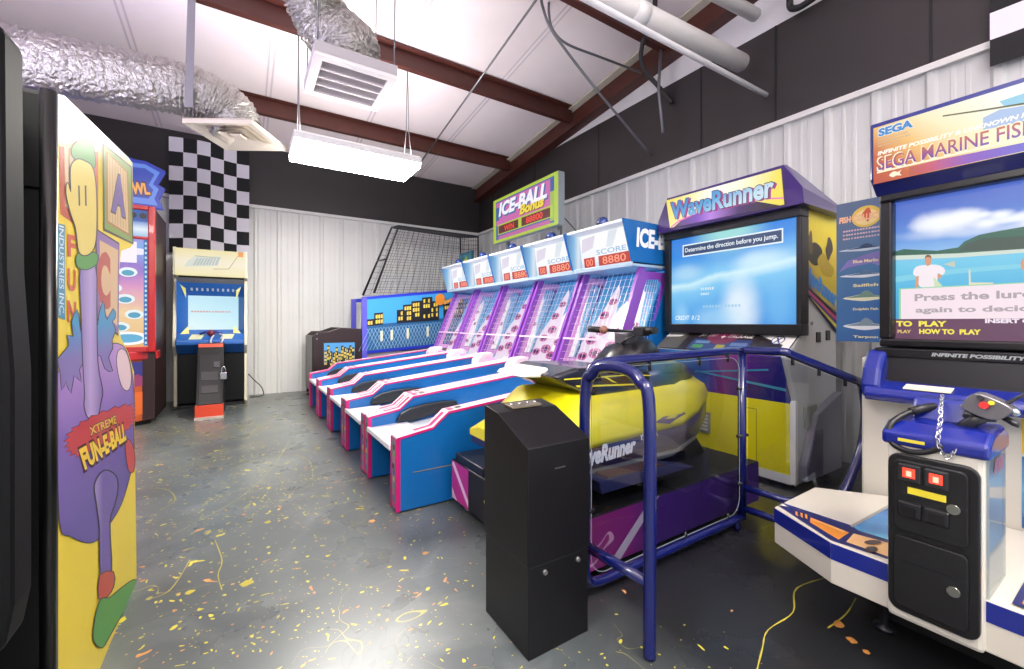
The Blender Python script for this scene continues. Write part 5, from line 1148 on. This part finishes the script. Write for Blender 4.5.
L.append(('p', PS(z8([(176, 470), (330, 450), (600, 430), (600, 440), (330, 462), (176, 484)])), M('7fd0e8', .3, 0, .9)))
SKIN = M('dfa07e', .3, 0, .85); SH = M('f0e6ec', .3, 0, .95)
L.append(('p', PS(z9(sm([(240, 110), (230, 160), (228, 205), (248, 205), (262, 130)], 2))), SKIN)); L.append(('p', PS(z9(sm([(432, 90), (408, 140), (385, 120), (400, 100)], 2))), SKIN))
L.append(('p', PS(z9(sm([(300, -5), (302, 20), (318, 42), (342, 32), (348, -2), (338, -32), (310, -32)], 3))), SKIN)); L.append(('p', PS(z9(sm([(298, -8), (310, -36), (340, -34), (350, -8), (338, -20), (312, -20)], 3))), M('8a5a3a', .3, 0, .8)))
L.append(('p', PS(z9(sm([(216, 80), (240, 48), (300, 36), (320, 44), (345, 34), (400, 38), (440, 60), (446, 90), (424, 110), (392, 100), (384, 190), (262, 196), (256, 120), (240, 120), (218, 108)], 3))), SH))
L.append(('p', PS(z9([(440, 32), (520, 5), (520, 55)])), M('c9d0c0', .3, 0, .85)))
L.append(('p', PS(z9([(620, 70), (632, 70), (636, 165), (800, 165), (800, 178), (622, 184)])), M('e6e0c0', .3, 0, .9)))
L.append(('p', PS(z9(sm([(1000, 20), (1020, -10), (1060, 0), (1060, 80), (1010, 70)], 3))), SKIN))
BXm = M('f2dfe8', .3, 0, .95); GTX = M('b4a8ae', .3, 0, .85)
b0 = onX(z9([(118, 215)])[0], XS); b1 = onX(z9([(118, 436)])[0], XS)
L.append(('p', PS(z9([(362, 120), (432, 196), (372, 210)])), M('cfe2b8', .3, 0, .9)))
L.append(('p', [(XS, b0.y + .004, b0.z + .004), (XS, -.6, b0.z + .004), (XS, -.6, b1.z), (XS, b1.y + .004, b1.z)], M('8fd4a8', .3, 0, .9))); L.append(('p', [(XS, b0.y - .003, b0.z), (XS, -.6, b0.z), (XS, -.6, b1.z), (XS, b1.y - .003, b1.z)], BXm))
def line(s, l, r, zt_, zb_, mat, bold=.03):        # l, r in the crop; keeps a level line of lettering on the screen plane
    yl, yr = onX(z9([(l, 300)])[0], XS).y, onX(z9([(r, 300)])[0], XS).y
    zt2, zb2 = onX(z9([(l, zt_)])[0], XS).z, onX(z9([(l, zb_)])[0], XS).z
    return ('t', s, quadYZ(XS, yl, yr, zt2, zb2), mat, bold)
L.append(line('Press the lure', 225, 1095, 250, 302, GTX)); L.append(line('again to decide', 232, 1160, 345, 398, GTX))
b3 = onX(z9([(75, 432)])[0], XS); b4 = onX(z9([(75, 545)])[0], XS)
L.append(('p', [(XS, b3.y + .02, b3.z), (XS, -.7, b3.z), (XS, -.7, b4.z - .02), (XS, b4.y + .02, b4.z - .02)], M('6a3f60', .3, 0, .8)))
YT = M('f2e24a', .3, 0, 1)
L += [line('TO  PLAY', 90, 460, 446, 486, YT, .05), line('PLAY', 100, 200, 510, 534, M('e8c86a', .3, 0, .9), .04), line('HOW TO  PLAY', 258, 710, 503, 540, YT, .05), line('INSERT COIN', 740, 1230, 430, 462, M('f2e4f0', .3, 0, .95), .05)]
art('screen_print', sc, L, NX, .001, .00006)
lb = MB().prism([(2.375, .948), (2.375, .985), (2.44, .99), (2.44, .948)], 'y', -.8, .72).build('title_strip', M('101013', .3), t, .003)
art('lettering', lb, [('t', 'INFINITE POSSIBILITY', [(2.375, .535, .975), (2.375, .285, .975), (2.375, .285, .96), (2.375, .535, .96)], M('e6e6ea', .4, 0, .5), .05, .2)], NX, .001)
# header
HX = 2.33; hy0, hy1, hz0, hz1 = -.9, .722, 1.70, 1.965
hb_ = MB().prism([(HX, hz0 + .02), (HX, hz1), (HX + .06, hz1 + .015), (3.3, hz1 + .015), (3.3, hz0), (HX + .07, hz0 - .04)], 'y', hy0, hy1).build('header_box', M('17206c', .3, coat=.3), t, .006)
cA = [onX(p, HX) for p in cr(868, 90, 6.083)([(35, 235), (48, 572)])]
ft, fb_ = cA[0].z, cA[1].z; fl = cA[0].y
HG = grad((0, -1, 1.2), 1.33, 2.45, [(0, 'b23c1c'), (.14, 'c8602a'), (.27, 'f0c070'), (.38, 'f6e8bc'), (.6, 'f2f2ea'), (1, '9fcaf0')], .95, .3, .1, 5)
hd = MB().slab(quadYZ(HX, fl, hy0 + .02, ft, fb_), (-1, 0, 0), .004).build('header_panel', HG, hb_)
PH = PX(HX - .004); h9 = cr(868, 90, 6.083)
def yz9(l): return PH(h9(l))
BLU = grad((0, 1, 0), -.1, .60, [(0, '3a6ae0'), (.5, '4a56d8'), (.75, '8a4ac0'), (.9, 'd0506a'), (1, 'c05a2a')], .85)
L = [('p', yz9([(250, 470), (430, 425), (949, 320), (1300, 248), (1300, 330), (949, 372), (400, 492), (250, 520)]), BLU), ('p', yz9([(700, 170), (800, 120), (949, 95), (1300, 40), (1300, 235), (949, 190), (700, 245)]), M('a9c4ea', .4, 0, .85)),
     ('p', yz9([(800, 70), (949, 20), (1300, -40), (1300, 30), (949, 90), (830, 100)]), M('8fd0ea', .4, 0, .85)),
     ('p', yz9([(455, 155), (700, 118), (1300, 20), (1300, 34), (700, 128), (455, 163)]), M('5a6a2a', .4, 0, .5))]
def hl(s, l, r, zt_, zb_, mat, bold=.03, sh=0):
    a = onX(h9([(l, zt_)])[0], HX); b = onX(h9([(l, zb_)])[0], HX); r_ = onX(h9([(r, 300)])[0], HX)
    return ('t', s, quadYZ(HX - .004, a.y, r_.y, a.z, b.z), mat, bold, sh)
L += [hl('SEGA', 62, 280, 236, 292, M('e8f4fa', .4, 0, .9), .09), hl('SEGA', 66, 276, 240, 288, M('1f86d0', .4, 0, .85), .05)]
for k, r_ in enumerate((250, 262, 200)): L += dashes(hl('x', 64, r_, 303 + k * 19, 313 + k * 19, CL)[2], 12, M('f0c8a0', .4, 0, .7), k)
a_ = onX(h9([(62, 450)])[0], HX); r9 = onX(h9([(949, 300)])[0], HX); tw = (a_.y - r9.y) * 19 / 14.6
zl = onX(h9([(62, 418)])[0], HX).z, onX(h9([(75, 490)])[0], HX).z
LET = grad((0, 0, 1), zl[1], zl[0], [(0, '6a3fb0'), (.5, 'b04a8a'), (1, 'd8702a')], .75)
CRM2 = M('fbeed0', .4, 0, .95)
qd = quadYZ(HX - .004, a_.y - .002, a_.y - tw, zl[0], zl[1])
L.append(('p', quadYZ(HX - .004, a_.y + .002, hy0 + .05, zl[1] - .004, zl[1] - .012), CRM2))
qo = [Vector(a) + Vector(b) for a, b in zip(qd, ((0, .005, .005), (0, -.005, .005), (0, -.005, -.005), (0, .005, -.005)))]
L.append(('t', 'SEGA MARINE FISHING', qo, CRM2, .03)); L.append(('t', 'SEGA MARINE FISHING', qd, LET, .012))
zi = onX(h9([(65, 380)])[0], HX).z, onX(h9([(65, 402)])[0], HX).z
L.append(('t', 'INFINITE POSSIBILITY & UNKNOWN POWER', quadYZ(HX - .004, a_.y, a_.y - tw * .92, zi[0] + .002, zi[1]), M('fdf6ea', .4, 0, 1), .04, .2))
fz = onX(h9([(170, 512)])[0], HX)
L.append(('p', [(HX - .004, fz.y - dy, fz.z + dz) for dy, dz in sm([(-.02, 0), (-.005, .012), (.008, .006), (.02, .012), (.014, 0), (.02, -.012), (.004, -.008), (-.008, -.012)], 3)], CRM2))
art('header_lettering', hd, L, NX, .001, .00006)
# coin column
cy0, cy1, cx = .278, .485, 1.70
MB().box(cx, cx + .24, cy0, cy1, zb - .005, .735).build('coin_column', M('c6c2b6', .3), t, .012)
col_r = MB().box(cx + .02, cx + .225, cy0 - .006, cy0 + .004, zb + .02, .74).build('column_guard', clear_mat('dfe6ea', .15, .05), t)
def cap(q): return q
cpz = MB().prism([(cx - .008, .722), (cx - .008, .762), (cx + .05, .79), (cx + .17, .80), (cx + .24, .77), (cx + .24, .722)], 'y', cy0 - .012, cy1 + .012).build('column_cap', RB, t, .012, 3)
MB().prism([(cx + .10, .79), (cx + .13, .86), (cx + .19, .86), (cx + .22, .79)], 'y', cy0 + .03, cy1 - .03).build('rod_mount', RB, t, .01)
MB().slab([(cx - .0105, cy1 - .03, .738), (cx - .0105, cy1 - .09, .738), (cx - .0105, cy1 - .09, .747), (cx - .0105, cy1 - .03, .747)], (-1, 0, 0), .002).build('cap_label', M('d8c83a', .4), cpz)
art('guard_print', t, dashes([(cx + .07, cy0 - .008, .715), (cx + .19, cy0 - .008, .715), (cx + .17, cy0 - .008, .675), (cx + .05, cy0 - .008, .675)], 4, M('8c4a58', .4), 8), NY)
def fr_(yl, yr, z0_, z1_, rd): 
    return [(y, z) for y, z in rr(yr, z0_, yl, z1_, rd)]
fr = MB().prism(fr_(cy1 - .006, cy0 + .006, .222, .70, .03), 'x', cx - .012, cx + .01).build('coin_door_frame', M('101012', .35), t, .004)
MB().prism(fr_(cy1 - .02, cy0 + .026, .47, .685, .02), 'x', cx - .02, cx - .01).build('coin_door', M('151517', .3), t, .004)
MB().prism(fr_(cy1 - .02, cy0 + .026, .24, .455, .02), 'x', cx - .02, cx - .01).build('cash_door', M('151517', .3), t, .004)
def coin(yc):
    c_ = MB().box(cx - .03, cx - .018, yc - .025, yc + .025, .625, .675).build('coin_slot', M('3a3a3c', .3, .5), t, .003)
    art('slot_light', c_, [('p', [(cx - .03, y, z) for y, z in [(yc - .014, .637), (yc + .014, .637), (yc + .014, .665), (yc - .014, .665)]], M('ff3a22', .3, 0, 2.2)), ('p', quadYZ(cx - .03, yc + .006, yc - .006, .657, .641), M('ffd0b0', .3, 0, 1.2))], NX)
    MB().prism([(cx - .02, .515), (cx - .03, .52), (cx - .03, .56), (cx - .02, .565)], 'y', yc - .026, yc + .026).build('coin_return', M('1b1b1e', .3), t, .003)
    MB().box(cx - .032, cx - .029, yc - .016, yc + .016, .525, .55).build('return_flap', M('070708', .4), t)
coin(cy1 - .06); coin(cy1 - .118)
MB().box(cx - .0225, cx - .018, cy0 + .07, cy1 - .055, .588, .607).build('price_label', M('d8c832', .4), t)
for z in (.575, .345):
    MB().tube([(cx - .012, cy0 + .055, z), (cx - .026, cy0 + .055, z)], .014, 16).build('lock', M('8f9088', .25, .9), t)
MB().box(cx - .022, cx - .019, cy0 + .03, cy1 - .04, .58, .583).build('door_crease', INK, t); MB().box(cx - .022, cx - .019, cy0 + .03, cy1 - .04, .38, .383).build('door_crease', INK, t)
# ---------------------------------------------------------------- rod controller
XC = 1.80
t = thing('fishing_controller', onX((968, 425), XC), 'grey fishing reel controller with red button, black cable and chain on the blue coin column', 'controller')
def c9(x, y, X=XC): return onX((870 + x / 4.779, 340 + y / 4.779), X)
def ex(pts, X, d): return [onX((870 + a / 4.779, 340 + b / 4.779), X) + Vector((d, 0, 0)) for a, b in pts]
bodyp = sm([(452, 300), (510, 250), (620, 285), (690, 325), (680, 350), (630, 375), (560, 370), (450, 320)], 3)
mb = MB(); A = ex(bodyp, XC, -.03); B = ex(bodyp, XC, .03); mb.loft([A, B], smooth=False)
rb = mb.build('reel_housing', M('77767a', .3, .6), t, .008, 3)
for (x, y, r_, h, nme) in ((560, 308, .010, 'c01f1f', 'button'), (542, 272, .007, '1a1a1c', 'button'), (595, 297, .006, 'd8c82a', 'button')):
    p = c9(x, y, XC); MB().tube([p + Vector((-.03, 0, 0)), p + Vector((-.042, 0, .002))], r_, 14).build(nme, M(h, .35), rb)
MB().tube([c9(540, 360), c9(480, 395), c9(420, 425)], .017, 14, rf=lambda i, r_: (.019, .016, .014)[i]).build('grip', M('26262a', .4), t)
MB().tube([c9(450, 350), c9(520, 370), c9(600, 372)], .012, 12).build('reel_foot', M('3a3a3e', .35, .4), t)
MB().tube([c9(640, 370), c9(690, 400), c9(715, 408)], .008, 10).build('crank', M('222226', .35), t); MB().ball(c9(690, 345), .012).build('crank_hub', CHROME, t)
MB().tube([c9(640, 310), c9(735, 262), c9(900, 190)], .0035, 8, rf=lambda i, r_: (.006, .004, .003)[i]).build('rod_blank', M('4a4a50', .3, .4), t)
cab = curve([c9(300, 322, 1.82), c9(240, 330, 1.80), c9(165, 355, 1.76), c9(105, 395, 1.72), c9(92, 440, 1.705), c9(110, 495, 1.70), c9(180, 530, 1.695), c9(270, 535, 1.695), c9(350, 505, 1.70), c9(390, 460, 1.73), c9(420, 425, 1.78)], 6)
MB().tube(cab, .0085, 12).build('control_cable', M('121214', .4), t)
MB().tube([c9(310, 318, 1.83), c9(240, 330, 1.80), c9(195, 343, 1.78)], .013, 12).build('strain_relief', M('19191b', .45), t)
ch = curve([c9(345, 268, 1.80), c9(338, 330, 1.73), c9(335, 400, 1.71), c9(325, 480, 1.69), c9(345, 540, 1.69), c9(375, 560, 1.69), c9(405, 530, 1.69), c9(420, 470, 1.73)], 8)
mb = MB(); ch = [Vector(p) for p in ch]
d_ = 0; lk = []
acc = 0
for a, b in zip(ch, ch[1:]):
    L_ = (b - a).length; 
    while acc < L_: lk.append((a.lerp(b, acc / L_), (b - a).normalized())); acc += .0125
    acc -= L_
for i, (p, d) in enumerate(lk):
    s_ = d.orthogonal().normalized()
    if i % 2: s_ = d.cross(s_).normalized()
    mb.tube([p + d * .0085 * math.cos(a) + s_ * .0052 * math.sin(a) for a in [2 * PI * k / 10 for k in range(10)]], .0016, 5, closed=True)
mb.build('chain', M('d4d4d8', .18, 1), t)
# ---------------------------------------------------------------- fish poster
XP = 2.95
q4 = [onX(p, XP) for p in ((836.5, 205), (880, 198), (880, 343), (836.5, 341))]
ya, yb2, za, zz = q4[0].y, .80, 1.0, q4[0].z
t = thing('fish_poster', (XP, (ya + yb2) / 2, za), 'tall blue poster panel of game fish fixed beside the fishing game', 'poster')
za = q4[3].z
q = MB().box(XP + .001, XP + .02, yb2, ya, za, zz).build('poster_board', M('4a6fa8', .4), t)
BG = grad((0, .6, 1), za + .4, zz + .7, [(0, '1f5fb4'), (.3, '2f7cc8'), (.55, '4a8ac4'), (.8, '6a86b4'), (1, '6f84bc')], .4, .35, .5, 7)  # glow added to the print, lifts it out of the shade
def FQ(u, v): return (XP, ya + (yb2 - ya) * u, zz + (za - zz) * v)
def F4(a, b, c, d): return [FQ(a, b), FQ(c, b), FQ(c, d), FQ(a, d)]
L = [('p', F4(0, 0, 1, 1), BG), ('p', [FQ(a, b) for a, b in ell((.52, .12), .25, .075)], M('d8b84a', .4)), ('p', [FQ(a, b) for a, b in ell((.52, .125), .2, .055)], M('e8cf8a', .4)),
     ('p', [FQ(a, b) for a, b in sm([(.45, .1), (.55, .06), (.6, .1), (.55, .16), (.5, .13)], 3)], M('c8562a', .4)), ('t', 'FISH COLLECTION', F4(.05, .10, .97, .145), M('e8b48a', .4), .05, .1)]
for k in range(3): L += dashes(F4(.12, .20 + k * .028, .9, .212 + k * .028), 16, M('c8a8b0', .4), k)
def fish(v, hgt, dark, lite, nose):
    o = sm([(.16 - nose, v), (.3, v - hgt * .6), (.5, v - hgt), (.72, v - hgt * .5), (.84, v - .01), (.95, v - .03), (.92, v + .005), (.96, v + .03), (.84, v + .012), (.7, v + hgt * .6), (.5, v + hgt * .9), (.3, v + hgt * .6)], 3)
    L.append(('p', [FQ(a, b) for a, b in o], M(lite, .4))); L.append(('p', [FQ(a, b) for a, b in sm([(.2, v - .003), (.32, v - hgt * .55), (.5, v - hgt * .95), (.72, v - hgt * .45), (.84, v - .005), (.6, v - hgt * .1)], 3)], M(dark, .4)))
    L.append(('p', [FQ(a, b) for a, b in sm([(.42, v - hgt * .8), (.52, v - hgt * 2.0), (.64, v - hgt * .8)], 3)], M(dark, .4)))
fish(.345, .018, '23395c', 'b8c8d6', .12); fish(.53, .02, '4a6a8c', 'd6dde2', .1); fish(.69, .026, '6a8a7a', 'd8d8b8', .04); fish(.89, .03, '7a8f9a', 'e2e6ea', .04)
L.append(('p', [FQ(a, b) for a, b in ((.05, .5), (.2, .42), (.6, .38), (.95, .36), (.9, .5), (.6, .45), (.2, .47))], M('7a6fb0', .4)))
for v, s_ in ((.42, 'Blue Marlin'), (.59, 'Sailfish'), (.76, 'Dolphin Fish'), (.955, 'Tarpon')): L.append(('t', s_, F4(.3, v, .72, v + .022), M('e8d8a0', .4), .03))
art('poster_print', q, L, NX, .001, .00006)
for z in (za + .25, zz - .25): MB().tube([(XP + .01, yb2 + .02, z), (XP + .01, .77, z)], .012, 8).build('mounting_arm', M('55565a', .4, .5), t)
# ================================================================== camera and ambient light
cam = bpy.data.cameras.new('camera'); co = bpy.data.objects.new('camera', cam); COL.objects.link(co)
co.location = (0, 0, EYE); co.rotation_euler = (PI / 2, 0, -YAW)
cam.sensor_width = 36; cam.lens = FPX / 1024 * 36; cam.shift_y = -12.5 / 1024; cam.clip_start = .02
bpy.context.scene.camera = co
w = bpy.data.worlds.new('ambient'); bpy.context.scene.world = w; w.use_nodes = True
w.node_tree.nodes['Background'].inputs[0].default_value = (.95, .96, 1, 1); w.node_tree.nodes['Background'].inputs[1].default_value = WS
vs = bpy.context.scene.view_settings; vs.view_transform = 'Standard'; vs.look = 'None'; vs.exposure = EXPO; vs.gamma = 1.0
bpy.context.scene.cycles.max_bounces = 8; bpy.context.scene.cycles.diffuse_bounces = 4; bpy.context.scene.cycles.transparent_max_bounces = 16
